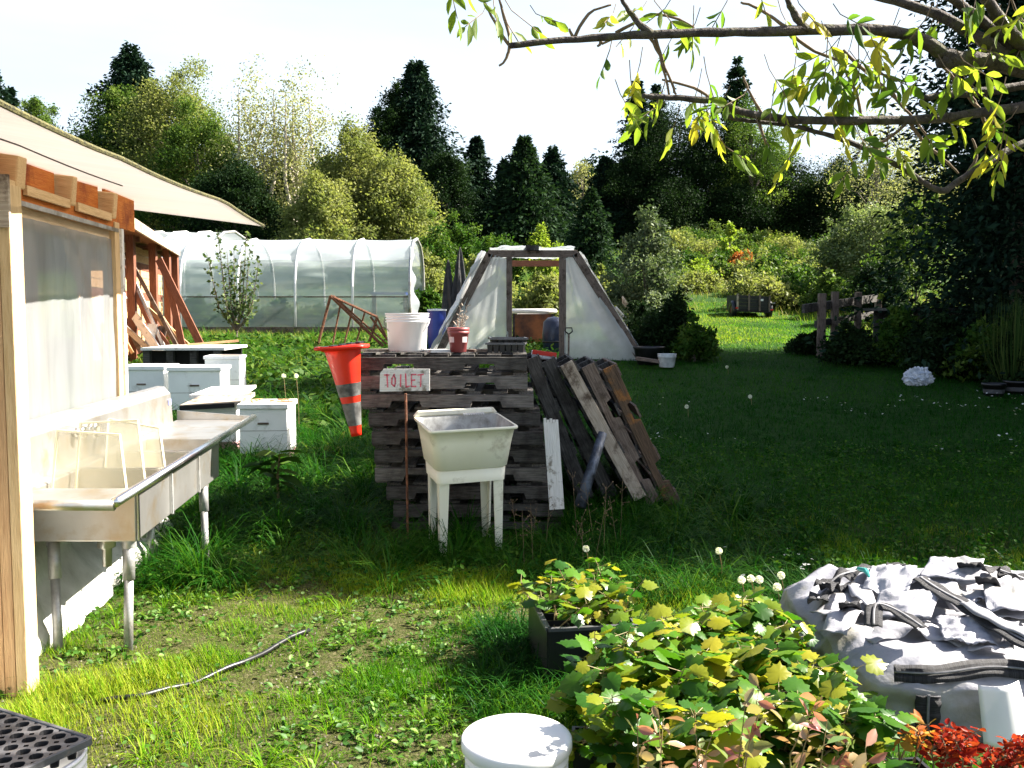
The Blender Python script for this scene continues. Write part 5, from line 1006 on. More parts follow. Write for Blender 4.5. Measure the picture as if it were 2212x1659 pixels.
# ------------------------------------------------------------------ rail fence
fc = thing('rail_fence', onG(1830, 17.5), 'short weathered post and rail fence at the edge of the lawn', 'fence')
FP = [(1773, 634, 16.4, .13), (1801, 630, 17.0, .12), (1851, 631, 18.2, .12), (1894, 635, 19.3, .12)]
for u, vt, Y, w_ in FP:
    b = onG(u, Y); t_ = P(u, vt, Y); MB().beam((b.x, Y, b.z-.05), (b.x, Y, t_.z), w_, .1, up=(0, 1, 0)).build('post', M['grey_wood2'], fc, bevel=.01)
a, b = P(1738, 667, 16.0), P(1900, 643, 19.2); MB().beam(a+Vector((0, .08, 0)), b+Vector((0, .08, 0)), .05, .15).build('rail', M['grey_wood'], fc)
a, b = P(1765, 700, 16.4), P(1895, 678, 19.2); MB().beam(a+Vector((0, .08, 0)), b+Vector((0, .08, 0)), .05, .12).build('rail', M['grey_wood'], fc)
# low hutch at right
hp_ = onG(2010, 16.5); ht = thing('low_hutch', hp_, 'low dark hutch with a flat roof and tan panels in the right hand shade', 'hutch'); zt = P(2010, 668, 16.5).z
MB().box((hp_.x, 16.9, zt), 1.7, 1.1, .05, R(4)).build('roof', M['grey_wood'], ht)
for k, dx in enumerate((-.62, -.2, .22, .64)): MB().box((hp_.x+dx, 16.45, (zt+hp_.z)/2), .07, .06, zt-hp_.z).build('post', M['grey_wood'], ht)
for k, dx in enumerate((-.41, .01, .43)): MB().box((hp_.x+dx, 16.5, zt-.17), .36, .02, .24).build('panel', M['grey_wood2'], ht)
MB().box((hp_.x, 17.2, (zt+hp_.z)/2), 1.5, .04, zt-hp_.z).build('back_wall', M['grey_wood'], ht)
# crumpled white bag, black pots
q = onG(1984, 13); c = q+Vector((0, 0, .10)); m = MB()
m.grid(lambda a, b: c+Vector((cos(a*2*pi)*sin(b*pi)*.19, sin(a*2*pi)*sin(b*pi)*.15, cos(b*pi)*.14))*(1+.45*abs(noise.noise(Vector((cos(a*2*pi)*sin(b*pi)*3.5, sin(a*2*pi)*sin(b*pi)*3.5, cos(b*pi)*3.0))))*1.2-.1), 48, 24)
tag(m.build('plastic_bag', surf('white_bag_film', [(.35, (.45, .5, .6)), (.65, (.82, .83, .86))], 9, rough=.35, bump=.6, trans=.2)), 'crumpled white plastic bag on the shaded lawn in front of the brambles', 'bag')
for u, Y, r, h_, lb in ((2150, 12.0, .14, .17, 'black pot with a grey band on the lawn at the right'), (2205, 12.3, .20, .18, 'wide black pot cut by the right edge')):
    q = onG(u, Y); p_ = thing('black_pot', q, lb, 'pot', 'black pots at the lawn edge')
    MB().lathe([(0, 0), (r*.8, 0), (r, h_-.03), (r+.01, h_-.03), (r+.01, h_), (r-.01, h_), (r*.75, .03), (0, .03)], q, 28).build('pot', M['black'], p_, True)
    MB().lathe([(r*.87, h_*.25), (r*.935, h_*.55)], q, 28).build('band', M['tray'], p_, True); MB().lathe([(0, h_-.04), (r-.015, h_-.04)], q, 20).build('soil', M['soil'], p_)
# feathery grass plume at right edge
b = onG(2190, 12.5); rng = np.random.default_rng(5); n = 520; a = rng.uniform(0, 6.28, n); le = rng.uniform(.1, .8, n); d = np.stack([np.cos(a)*le, np.sin(a)*le, np.ones(n)], -1); hh = rng.uniform(.5, 1.35, (n, 1))
pl = thing('ornamental_grass', b, 'tall feathery clump of ornamental grass at the right edge', 'ornamental grass'); Xv = nrm(np.stack([np.sin(a), -np.cos(a), 0*a], -1))*.016
scatter('foliage', BLADE[0], BLADE[1], np.array(b)+np.stack([np.cos(a), np.sin(a), 0*a], -1)*rng.uniform(0, .15, (n, 1)), Xv, nrm(d)*hh, leafm('plume_blades', g3((.02, .05, .012), (.04, .08, .02), (.09, .12, .035)), .35), rng.uniform(0, 1, n), pl)  # blade colours darkened to paint the shade at this edge
# far white house
b = onG(952, 62); hs = thing('far_house', b, 'tiny white house glimpsed between the trees above the black drapes', 'house'); zt = P(950, 463, 62).z
MB().box((b.x, 64, (b.z+zt)/2), 2.6, 3, zt-b.z).build('wall', M['hive'], hs)
m = MB(); z = zt; m.add([(b.x-1.5, 62.2, z), (b.x+1.5, 62.2, z), (b.x+1.5, 65.8, z), (b.x-1.5, 65.8, z), (b.x-1.5, 64, z+.9), (b.x+1.5, 64, z+.9)], [(0, 1, 5, 4), (2, 3, 4, 5), (0, 4, 3), (1, 2, 5), (3, 2, 1, 0)]); m.build('roof', M['galv'], hs)
MB().box((b.x, 62.48, zt-.6), .7, .03, .8).build('window', M['dark'], hs)
grass('crate_grass', 'grass tufts hiding the foot of the black seedling crate', 7000, 3.55, 4.7, .08, .22, .013, LM['tall'], lambda x, y: .8, lean=1.2, xlim=(-.15, .62), tm=ARCH, seed=5)
# broad leaved weed by the hives, dandelions, small things
b = onG(595, 7.3); wd_ = thing('broadleaf_weed', b, 'broad leaved weed with drooping leaves right of the beehives', 'weed'); pts, dr = [], []
m = MB(); m.tube([b, b+Vector((0, 0, .2)), b+Vector((.02, 0, .36))], [.012, .01, .006], 6).build('stem', M['greenstem'], wd_)
for k in range(22): a = k*2.4; z = .14+.011*k; pts.append(b+Vector((0, 0, z))); dr.append((cos(a), sin(a), .12-.25*(k % 3 == 0)))
leaves('foliage', np.array(pts), .22, LM['bush'], wd_, tmpl=LEAF8, dirs=np.array(dr), up=.8, wid=.4)
DN = [(1266, 1185, 5.4), (1553, 1190, 5.3), (1602, 1253, 4.75), (1640, 1252, 4.7), (1687, 1243, 4.8), (1679, 1268, 4.5), (1622, 1250, 4.85), (613, 812, 9.4), (640, 812, 9.6), (1570, 802, 10.5), (1483, 893, 8.8), (1620, 870, 8.9)]
DL = ['dandelion clock above the young vine crate', 'half blown dandelion clock on a tall stem', 'leftmost dandelion clock of the cluster beside the bulk bag', 'second dandelion clock of the cluster beside the bulk bag', 'highest dandelion clock nearest the bulk bag',
      'lowest dandelion clock against the bulk bag', 'small dandelion clock between two larger ones', 'left dandelion clock behind the beehives', 'right dandelion clock behind the beehives', 'dandelion clock far out on the shaded lawn', 'dandelion clock on the lawn right of the leaning pallets', 'small dandelion clock in the dark lawn']
SEED = ([(0, 0, 0), (.03, .7, 0), (.22, 1, 0), (-.22, 1, .0), (-.03, .7, 0)], [(0, 1, 2, 3, 4)])
for k, (u, v, Y) in enumerate(DN):
    p = P(u, v, Y)
    if k >= 9: p = G(u, v+8)+Vector((0, 0, .12))
    gb = Vector((p.x+.02, p.y, float(hz(p.x, p.y)))); t = thing('dandelion', gb, DL[k], 'dandelion', 'dandelion seed heads')
    MB().tube([gb, gb.lerp(p, .6)+Vector((.01, 0, 0)), p], .0025, 5).build('stem', M['greenstem'], t)
    n = 150; rng = np.random.default_rng(k); d = rdir(n, 0, rng); a = rdir(n, 0, rng); R_ = .021 if k < 7 else .024
    X_ = nrm(np.cross(d, a))*R_*.75; scatter('seed_head', SEED[0], SEED[1], np.repeat(np.array([p]), n, 0), X_, d*R_, LM['white'], rng.uniform(0, 1, n), t)
# ------------------------------------------------------------------ foreground plants
def stems_and_leaves(t, base, tips, size, lm, tmpl, per, rng, stem_mat, spread=.05, stem_r=.004, wid=.95, droop=.5, start=.25, up=.6):
    m = MB(); pts = []; dr = []
    for e in tips:
        e = Vector(e); s0 = base+Vector((rng.uniform(-.04, .04), rng.uniform(-.04, .04), 0)); mid = s0.lerp(e, .5)+Vector((rng.uniform(-.04, .04), rng.uniform(-.04, .04), .04)); st = [s0, mid, e]; m.tube(st, [stem_r, stem_r*.8, stem_r*.35], 5)
        for k in range(per):
            tt = start+(1-start)*(k+rng.uniform(0, 1))/per; q = s0.lerp(mid, tt*2) if tt < .5 else mid.lerp(e, tt*2-1); a = k*2.4+rng.uniform(-.4, .4); d = Vector((cos(a), sin(a), rng.uniform(-.1, .5)))
            pt_ = rng.uniform(.2, 1.0)*spread; lp_ = q+d*pt_; m.tube([q, lp_], stem_r*.35, 4, False); pts.append(lp_); dr.append((d.x, d.y, d.z-droop*rng.uniform(.4, 1.3)))
    m.build('stem', stem_mat, t)
    return leaves('foliage', np.array(pts), size, lm, t, tmpl=tmpl, dirs=np.array(dr), up=up, wid=wid, rng=np.random.default_rng(int(rng.uniform(0, 9999))), szvar=.4)
def square_pot(t, c, s, h, rz=0):
    c = Vector(c); m = MB(); b = s*.8
    def lpq(w_, z): return [c+Vector((a*cos(rz)-d*sin(rz), a*sin(rz)+d*cos(rz), z)) for a, d in ((-w_, -w_), (w_, -w_), (w_, w_), (-w_, w_))]
    loft(m, [lpq(b/2, 0), lpq(s/2, h-.02), lpq(s/2+.006, h-.02), lpq(s/2+.006, h), lpq(s/2-.006, h), lpq(b/2, .03)], True, True); pt_ = m.build('pot', M['black'], t)
    m = MB(); m.add(lpq(s/2-.01, h-.03), [(0, 1, 2, 3)]); m.build('soil', M['soil'], t)
rngp = random.Random(11)
VP_ = [ # u, Y (pot centre), top pixel, spread px, label, n tips
 (1345, 3.35, 1345, 75, 'bright backlit vine plant right of the black seedling crate', 7), (1290, 3.1, 1440, 60, 'dark leaved vine plant at the left front of the group', 6),
 (1440, 3.55, 1330, 85, 'vine plant just right of the bright backlit one', 7), (1540, 3.8, 1305, 80, 'vine plant with yellow leaves below the dandelion cluster', 7),
 (1625, 4.05, 1290, 75, 'farthest vine plant, below the dandelions', 6), (1700, 3.75, 1345, 80, 'vine plant nearest the left side of the bulk bag', 7),
 (1600, 3.4, 1395, 95, 'broad vine plant in the middle of the group', 8), (1760, 3.35, 1440, 90, 'vine plant whose yellow leaves hang on the bulk bag', 7),
 (1480, 3.1, 1440, 90, 'low dark vine plant before the middle of the group', 7), (1690, 3.0, 1490, 95, 'vine plant low in front of the group', 7),
 (1840, 2.95, 1530, 90, 'vine plant at the foot of the bulk bag', 7), (1380, 2.75, 1500, 80, 'dark vine plant behind the pink leaved blueberries', 6), (1560, 2.72, 1530, 80, 'small vine plant between the blueberries', 6)]
for k, (u, Y, vt, sp, lb, nt_) in enumerate(VP_):
    b = onG(u, Y); t = thing('potted_vine', b, lb, 'potted vine', 'young grape vines in black pots'); square_pot(t, b, .15, .16, rngp.uniform(-.4, .4)); top = P(u, vt, Y)
    tips = [P(u+rngp.uniform(-sp, sp), vt+rngp.uniform(0, 1)**1.3*90, Y+rngp.uniform(-.18, .18)) for _ in range(nt_)]+[top]+[Vector((b.x+rngp.uniform(-.15, .15), b.y-rngp.uniform(.08, .2), b.z+rngp.uniform(.10, .24))) for _ in range(3)]
    stems_and_leaves(t, b+Vector((0, 0, .14)), tips, .072 if k not in (6, 8) else .088, LM['vine'], VINE, 14, rngp, M['greenstem'], spread=.07)
BB = [(1420, 2.35, 1500, 'pink leaved blueberry nearest the lidded bucket', 45), (1620, 2.4, 1470, 'tall pink leaved blueberry in the middle', 60), (1530, 2.3, 1560, 'low pink leaved blueberry between the two taller ones', 50), (1740, 2.45, 1500, 'pink leaved blueberry at the right of the blueberry row', 60), (1850, 2.5, 1560, 'greenish blueberry before the red shrub', 60)]
for k, (u, Y, vt, lb, sp) in enumerate(BB):
    b = onG(u, Y); t = thing('potted_blueberry', b, lb, 'potted blueberry', 'blueberry plants along the bottom edge'); square_pot(t, b, .14, .15, .2)
    tips = [P(u+rngp.uniform(-sp, sp), vt+rngp.uniform(0, 60), Y+rngp.uniform(-.08, .08)) for _ in range(3)]
    stems_and_leaves(t, b+Vector((0, 0, .13)), tips, .052, LM['berry'], LEAF8, 12, rngp, M['greenstem'], spread=.012, stem_r=.0028, wid=.45, droop=.0, start=.3, up=.3)
for k, (u, Y, vt, lb, sp) in enumerate([(2075, 2.75, 1560, 'scarlet leaved shrub in front of the bulk bag', 45), (2185, 2.7, 1590, 'scarlet leaved shrub cut by the bottom right corner', 50), (1990, 2.9, 1545, 'orange tinged twiggy shrub left of the scarlet ones', 30)]):
    b = onG(u, Y); t = thing('red_shrub', b, lb, 'red shrub', 'red leaved shrubs by the bulk bag'); square_pot(t, b, .14, .15, .1)
    tips = [P(u+rngp.uniform(-sp, sp), vt+rngp.uniform(0, 50), Y+rngp.uniform(-.08, .08)) for _ in range(9 if k < 2 else 5)]
    stems_and_leaves(t, b+Vector((0, 0, .13)), tips, .028 if k < 2 else .045, LM['redleaf'] if k < 2 else LM['orange'], LEAF8, 26 if k < 2 else 10, rngp, M['twig'], spread=.015, stem_r=.003, wid=.5, droop=0, start=.35, up=.2)
# seedling crate with vine seedlings
c0 = P(1215, 1345, 4.15); cb = Vector((c0.x+.06, 4.15, float(hz(c0.x, 4.15)))); ck = thing('seedling_crate', cb, 'black crate of young vine seedlings standing in the grass', 'crate'); hc = .27; rz = R(8)
def Q(x, y, z): return cb+Vector((x*cos(rz)-y*sin(rz), x*sin(rz)+y*cos(rz), z))
for x0, y0, x1, y1 in ((-.17, -.24, .22, -.24), (.22, -.24, .22, .26), (.22, .26, -.17, .26), (-.17, .26, -.17, -.24)):
    MB().beam(Q(x0, y0, hc/2), Q(x1, y1, hc/2), .012, hc).build('side', M['black'], ck); MB().beam(Q(x0, y0, hc), Q(x1, y1, hc), .022, .014).build('rim', M['tray'], ck)
m = MB(); m.add([Q(-.16, -.23, hc-.06), Q(.21, -.23, hc-.06), Q(.21, .25, hc-.06), Q(-.16, .25, hc-.06)], [(0, 1, 2, 3)]); m.build('soil', M['soil'], ck)
for i in range(5):
    MB().beam(Q(-.17+.39*i/4, -.24, hc-.01), Q(-.17+.39*i/4, .26, hc-.01), .006, .03).build('cell_divider', M['black'], ck)
for i in range(6): MB().beam(Q(-.17, -.24+.5*i/5, hc-.01), Q(.22, -.24+.5*i/5, hc-.01), .006, .03).build('cell_divider', M['black'], ck)
for k in range(9):
    bb_ = Q(-.12+.14*(k % 3), -.16+.17*(k//3), hc-.06); t = thing('vine_seedling', bb_, 'young green vine seedling packed with others in the black crate', 'seedling', 'vine seedlings in the black crate')
    tips = [bb_+Vector((rngp.uniform(-.16, .16), rngp.uniform(-.1, .1), rngp.uniform(.12, .25))) for _ in range(3)]
    stems_and_leaves(t, bb_, tips, .062, LM['vine'], VINE, 7, rngp, M['greenstem'], spread=.06)
tag(MB().beam(P(1395, 1545, 2.9), P(1402, 1602, 2.9), .022, .002, up=(0, 1, 0)).build('plant_tag', M['white_pl']), 'white plastic plant tag stuck among the vine pots', 'plant tag')
# ------------------------------------------------------------------ bulk bag
BC = Vector((2.11, 4.12, 0)); bg_ = thing('bulk_bag', BC, 'collapsed white woven bulk bag with black lifting straps', 'bulk bag'); hx, hy = .76, .72
def bagz(x, y):
    xr_, yr_ = x*.8+y*.6, y*.8-x*.6; n1 = abs(noise.noise(Vector((x*2.2, y*3.6, 1)))); n2 = abs(noise.noise(Vector((xr_*2.6+3+.6*sin(yr_*5), yr_*10, 4)))); n3 = abs(noise.noise(Vector((x*11, y*17, 9))))
    e = max(abs(x/hx), abs(y/hy)); return .25+.035*(y/hy)-.02*x+.13*(.3-n1)+.034*(.28-n2)+.006*(.3-n3)-.03*max(0, e-.75)*4*0
def bagpt(a, b, lift=0):
    s = a*2-1; t = b*2-1; m_ = max(abs(s), abs(t), 1e-6); ang = math.atan2(t, s); cc_, ss_ = cos(ang), sin(ang); se = (abs(cc_)**5+abs(ss_)**5)**(-1/5)
    rt = .62
    if m_ <= rt:
        r = m_/rt; x, y = hx*se*cc_*r*.97, hy*se*ss_*r*.97; z = bagz(x, y)
        f = max(0, r-.86)/.14; z -= .05*f*f
        return Vector((BC.x+x, BC.y+y, z+lift))
    q = (m_-rt)/(1-rt); x1, y1 = hx*se*cc_*.97, hy*se*ss_*.97; zt = bagz(x1, y1)-.05
    bul = 1+.03/.97+.015*sin(pi*min(1, q*1.1))+.02*noise.noise(Vector((ang*4, q*3, 2)))+.014*noise.noise(Vector((ang*11, q*4, 7)))+.045*(.3-abs(noise.noise(Vector((ang*5+q*1.5, q*1.2, 3))))); return Vector((BC.x+x1*bul*(1+lift*.8), BC.y+y1*bul*(1+lift*.8), zt*(1-q)-.01))
MB().grid(bagpt, 150, 150).build('fabric', M['bag'], bg_, True)
def bagfrom(x, y, lift=.012):
    x -= BC.x; y -= BC.y
    ang = math.atan2(y/hy, x/hx); cc_, ss_ = cos(ang), sin(ang); se = (abs(cc_)**5+abs(ss_)**5)**(-1/5); r = math.hypot(x/hx, y/hy)/se
    xx, yy = x, y; z = bagz(x, y) if r < .97 else None
    return Vector((BC.x+x, BC.y+y, (z if z is not None else bagz(x, y)-.05)+lift))
def ribbon(m, pts, w_, seg=8, th=0, wave=0, side=None):
    P_ = []; n = len(pts)
    for i in range(n-1):
        p0, p1, p2, p3 = pts[max(i-1, 0)], pts[i], pts[i+1], pts[min(i+2, n-1)]
        for k in range(seg):
            t = k/seg; P_.append(.5*((2*p1)+(p2-p0)*t+(2*p0-5*p1+4*p2-p3)*t*t+(3*p1-p0-3*p2+p3)*t**3))
    P_.append(pts[-1]); vs = []; ts = []; l = 0
    for i, p in enumerate(P_):
        d = (P_[min(i+1, len(P_)-1)]-P_[max(i-1, 0)]).normalized(); up = Vector((0, 0, 1)) if side is None else side; s = d.cross(up)
        if s.length < .05: s = d.cross(Vector((1, 0, 0)))
        s.normalize(); nn = s.cross(d)
        if i: l += (p-P_[i-1]).length
        for j in range(5): a = (j-2)/4; vs.append(p+s*w_*a+nn*(wave*sin(i*.9)*a+.006*(1 if j in (1, 3) else 0))); ts.append((l, a*w_, 0))
    k = len(P_); m.add(vs, [(i*5+j, i*5+j+1, i*5+5+j+1, i*5+5+j) for i in range(k-1) for j in range(4)], ts); return P_
def strap(pts, w_, label=None, mat='strap', line=True, wave=.2, side=None):
    pts = [Vector(p) for p in pts]; m = MB(); ribbon(m, pts, w_, wave=wave*.05, side=side); o = m.build('strap', M[mat], bg_, True, solid=.005)
    if line: m = MB(); ribbon(m, [p+Vector((0, -.004, .006)) for p in pts], w_*.10, wave=0, side=side); m.build('stitching', M['strap_line'], o, True, solid=.002)
    return o
def S(u, v, lift=.015):
    lift += .06   # drape: march the view ray to the bag surface height
    r = ray(u, v); t = 2.2; o = Vector((0, 0, CH))
    while t < 7:
        p = o+r*t
        if abs(p.x-BC.x) < hx*1.02 and abs(p.y-BC.y) < hy*1.0 and p.z <= bagz(p.x-BC.x, p.y-BC.y): return p+Vector((0, 0, lift))
        if p.z < .02: return p
        t += .01
    return p
def fp(u, v, Y): return P(u, v, Y)
yf = BC.y-hy*1.075
def BF(s_, q_, lf=.02): m_ = .62+.38*q_; return bagpt((1+s_*m_)/2, (1-m_)/2, lf)
strap([BF(x_, -.03+.03*sin(x_*5), .03) for x_ in (-.98, -.7, -.4, -.1, .2, .5, .8)], .07, side=Vector((0, -.75, .65)))
strap([BF(-.72, q_, .03) for q_ in (.06, .3, .6, .95)], .095, side=Vector((0, -1, 0)))
strap([BF(.22, q_, .03) for q_ in (.06, .3, .6, .95)], .07, side=Vector((0, -1, 0)), line=False)
strap([S(u, v, .03) for u, v in ((1985, 1290), (2030, 1320), (2080, 1350), (2130, 1385), (2200, 1430), (2280, 1470))], .10, mat='strap')
strap([S(u, v, .045) for u, v in ((2085, 1355), (2140, 1390), (2210, 1425), (2290, 1460))], .07, mat='strap_line', line=False)
strap([S(1885, 1400, .03), S(1890, 1375, .07), S(1935, 1378, .05), S(1990, 1405, .03)], .07)
strap([S(1765, 1330, .01), P(1775, 1285, 4.35), P(1810, 1248, 4.45), P(1860, 1235, 4.5), P(1925, 1228, 4.6), S(1935, 1262, .02)], .085, wave=1)
strap([S(1830, 1345, .02), P(1850, 1310, 4.3), P(1838, 1270, 4.4), P(1800, 1268, 4.35), S(1775, 1300, .02)], .075, wave=1)
strap([S(2085, 1268, .05), P(2140, 1228, 4.6), P(2190, 1245, 4.55), P(2250, 1262, 4.5), S(2330, 1290, .04)], .09, wave=1)
strap([S(2120, 1300, .05), P(2180, 1282, 4.4), P(2240, 1300, 4.35), S(2300, 1330, .03)], .07, wave=1, line=False)
# torn flaps of fabric lying on the bag
def flap(corners, seed, amp=.03):
    amp *= .35; corners = [Vector(c_)-Vector((0, 0, .05)) for c_ in corners]; a, b, c, d = [Vector(x) for x in corners]; m = MB()
    def f(s, q):
        p = a.lerp(b, s).lerp(d.lerp(c, s), q); return p+Vector((0, -.3, 1))*(amp*(noise.noise(Vector((s*4+seed, q*4, seed)))*1.4+abs(noise.noise(Vector((s*9+q*5, q*8, seed+3))))+.25*sin(pi*s)))
    m.grid(f, 26, 20).build('torn_flap', M['bag'], bg_, True, solid=.003)
flap([S(1880, 1350, .03), S(2010, 1365, .05), S(2030, 1320, .08), S(1900, 1310, .06)], 1)
flap([S(1985, 1270, .05), S(2110, 1290, .06), S(2125, 1250, .09), S(2010, 1238, .07)], 2)
flap([S(2040, 1400, .02), S(2190, 1425, .03), S(2160, 1370, .06), S(2020, 1365, .05)], 3, .05)
flap([S(1860, 1300, .04), S(1960, 1310, .05), S(1980, 1262, .08), S(1880, 1255, .06)], 4, .05)
flap([S(2130, 1330, .02), S(2240, 1350, .04), S(2230, 1290, .06), S(2120, 1285, .06)], 5, .05)
for k_, (pl_, w_) in enumerate([(((1780, 1330), (1850, 1300), (1930, 1290), (2010, 1300)), .13), (((1900, 1262), (1990, 1262), (2080, 1280), (2140, 1310)), .12), (((1960, 1345), (2060, 1340), (2150, 1330), (2240, 1320)), .14),
        (((1870, 1385), (1960, 1370), (2060, 1385), (2170, 1420)), .13), (((2030, 1240), (2050, 1290), (2110, 1340), (2200, 1365)), .10), (((1800, 1370), (1830, 1340), (1880, 1330), (1950, 1345)), .11), (((2080, 1300), (2150, 1300), (2240, 1330), (2330, 1370)), .12), (((1850, 1270), (1870, 1310), (1920, 1345), (1990, 1360)), .09)]):
    m = MB(); ribbon(m, [S(u, v, .0+.03*(i_ % 2)) for i_, (u, v) in enumerate(pl_)], w_, wave=.03); m.v = [p_-Vector((0, 0, .055)) for p_ in m.v]; m.build('fabric_fold', M['bag'], bg_, True, solid=.003)
m = MB(); q = [fp(2112, 1480, yf-.03), fp(2200, 1470, yf-.03), fp(2240, 1620, yf-.08), fp(2125, 1610, yf-.09)]
m.grid(lambda s, t: q[0].lerp(q[1], s).lerp(q[3].lerp(q[2], s), t)+Vector((0, -.03*sin(pi*s), 0)), 10, 10); m.build('document_pocket', M['white_pl'], bg_, True, solid=.002)
m = MB(); m.tube([S(1852, 1300, .10)+Vector((0, 0, 0)), S(1868, 1312, .11), S(1876, 1322, .10)], [.008, .012, .006], 6); m.build('paint_smear', surf('teal_paint', [(.3, (.02, .3, .28)), (.7, (.05, .4, .36))], 30), bg_)
# ------------------------------------------------------------------ overhanging elder
et = thing('elder_tree', (3.3, 1.9, 0), 'overhanging elder tree with long bare branches and backlit yellowing leaves', 'tree'); rnge = random.Random(3)
def br(name, pts, r0, r1, seg=5, mat='bark_grey'):
    P_ = [P(u, v, Y) for u, v, Y in pts]; out = []
    n = len(P_)
    for i in range(n-1):
        p0, p1, p2, p3 = P_[max(i-1, 0)], P_[i], P_[i+1], P_[min(i+2, n-1)]
        for k in range(seg): t = k/seg; out.append(.5*((2*p1)+(p2-p0)*t+(2*p0-5*p1+4*p2-p3)*t*t+(3*p1-p0-3*p2+p3)*t**3)+Vector([rnge.uniform(-1, 1)*.002 for _ in range(3)]))
    out.append(P_[-1]); L_ = len(out); rad = [r0+(r1-r0)*(i/(L_-1))**.8*(1) for i in range(L_)]; rad = [r*(1+.10*rnge.uniform(-1, 1)) for r in rad]
    MB().tube(out, rad, 10).build(name, M[mat], et, True); return out
TRK = [Vector((3.3, 1.9, -.1)), Vector((3.2, 1.95, .9)), Vector((2.75, 2.2, 1.8)), Vector((2.2, 2.85, 2.3)), P(2290, 160, 3.1)]
MB().tube(TRK, [.12, .10, .07, .045, .032], 14).build('trunk', M['bark_grey'], et, True)
br('branch', [(2330, 190, 3.15), (2215, 150, 3.1), (2120, 130, 3.08), (2030, 130, 3.05), ], .032, .024)
br('branch', [(2120, 130, 3.08), (2060, 125, 3.05), (2005, 95, 3.03), (1930, 68, 3.0), (1820, 64, 2.98), (1700, 66, 2.95), (1560, 70, 2.92), (1400, 74, 2.9), (1250, 84, 2.88), (1100, 99, 2.85)], .026, .009)
br('branch', [(2230, 150, 3.12), (2150, 70, 3.1), (2075, 10, 3.05), (2000, -50, 3.0), (1900, -190, 2.95), (1780, -300, 2.9)], .024, .006)
br('branch', [(2170, 120, 3.1), (2080, 60, 3.1), (1980, 15, 3.12), (1860, -15, 3.15), (1700, -50, 3.2), (1480, -130, 3.2), (1300, -240, 3.2)], .022, .005)
br('branch', [(2220, 110, 3.1), (2150, 30, 3.0), (2110, -60, 2.9), (2080, -200, 2.8), (2000, -330, 2.75)], .025, .006)
br('branch', [(2260, 225, 3.2), (2150, 240, 3.15), (2000, 257, 3.1), (1850, 260, 3.06), (1700, 257, 3.03), (1600, 240, 3.0), (1540, 218, 3.0), (1430, 210, 2.98), (1388, 208, 2.97)], .019, .008)
br('branch', [(2260, 175, 3.2), (2150, 195, 3.15), (2050, 205, 3.12), (1995, 212, 3.1)], .017, .010)
br('branch', [(2250, 290, 3.25), (2150, 340, 3.2), (2080, 385, 3.15), (2035, 412, 3.12), (1990, 390, 3.12), (1900, 335, 3.1), (1800, 295, 3.08), (1700, 270, 3.05), (1620, 262, 3.03), (1560, 250, 3.02)], .013, .006)
br('twig', [(1740, 62, 2.96), (1710, 20, 2.95), (1690, -30, 2.9), (1650, -180, 2.85)], .015, .004); br('twig', [(1405, 72, 2.9), (1370, 40, 2.9), (1340, -10, 2.88), (1300, -120, 2.85)], .013, .003)
JT = Vector((2.2, 2.85, 2.3))
for e_, r_ in ((P(2260, 225, 3.2), .019), (P(2260, 175, 3.2), .017), (P(2250, 290, 3.25), .018)): MB().tube([e_, e_.lerp(JT, .5)+Vector((.03, 0, -.02)), JT.lerp(TRK[2], .25)], [r_, r_*1.3, r_*1.7], 10).build('branch', M['bark_grey'], et, True)
TW = [[(1415, 75), (1430, 130), (1455, 190), (1460, 208)], [(1400, 75), (1425, 120), (1445, 205)], [(1100, 97), (1070, 50), (1040, -10)], [(1104, 95), (1090, 40), (1075, -10)], [(1100, 99), (1095, 125), (1078, 142)], [(1240, 84), (1230, 62)],
 [(1660, 260), (1640, 235), (1615, 190), (1605, 165)], [(1700, 66), (1760, 110), (1840, 140), (1925, 165)], [(1860, 255), (1850, 200), (1825, 150), (1830, 120)], [(1925, 165), (1930, 200), (1945, 225)], [(1540, 218), (1500, 190), (1430, 172)],
 [(2110, 230), (2060, 170), (2030, 140)], [(1960, 255), (2000, 310), (2040, 345), (2070, 375)], [(1900, 335), (1880, 290), (1870, 255)], [(2130, 270), (2110, 225), (2090, 200)], [(1820, 110), (1890, 170), (1950, 230), (2000, 290)], [(1640, 262), (1655, 315)],
 [(1590, 245), (1560, 225), (1530, 205)], [(1350, 72), (1300, 95)], [(1330, 72), (1420, 30), (1500, 60)], [(1700, 60), (1640, 20), (1600, 5)], [(2080, 385), (2110, 340), (2100, 300)], [(1870, 330), (1930, 290), (1980, 250)], [(1240, 84), (1270, 30), (1320, 10)], [(1300, 90), (1290, 100)]]
for tw in TW: br('twig', [(u, v, 2.98+.0001*u) for u, v in tw], .0065, .0035, 4, 'twig')
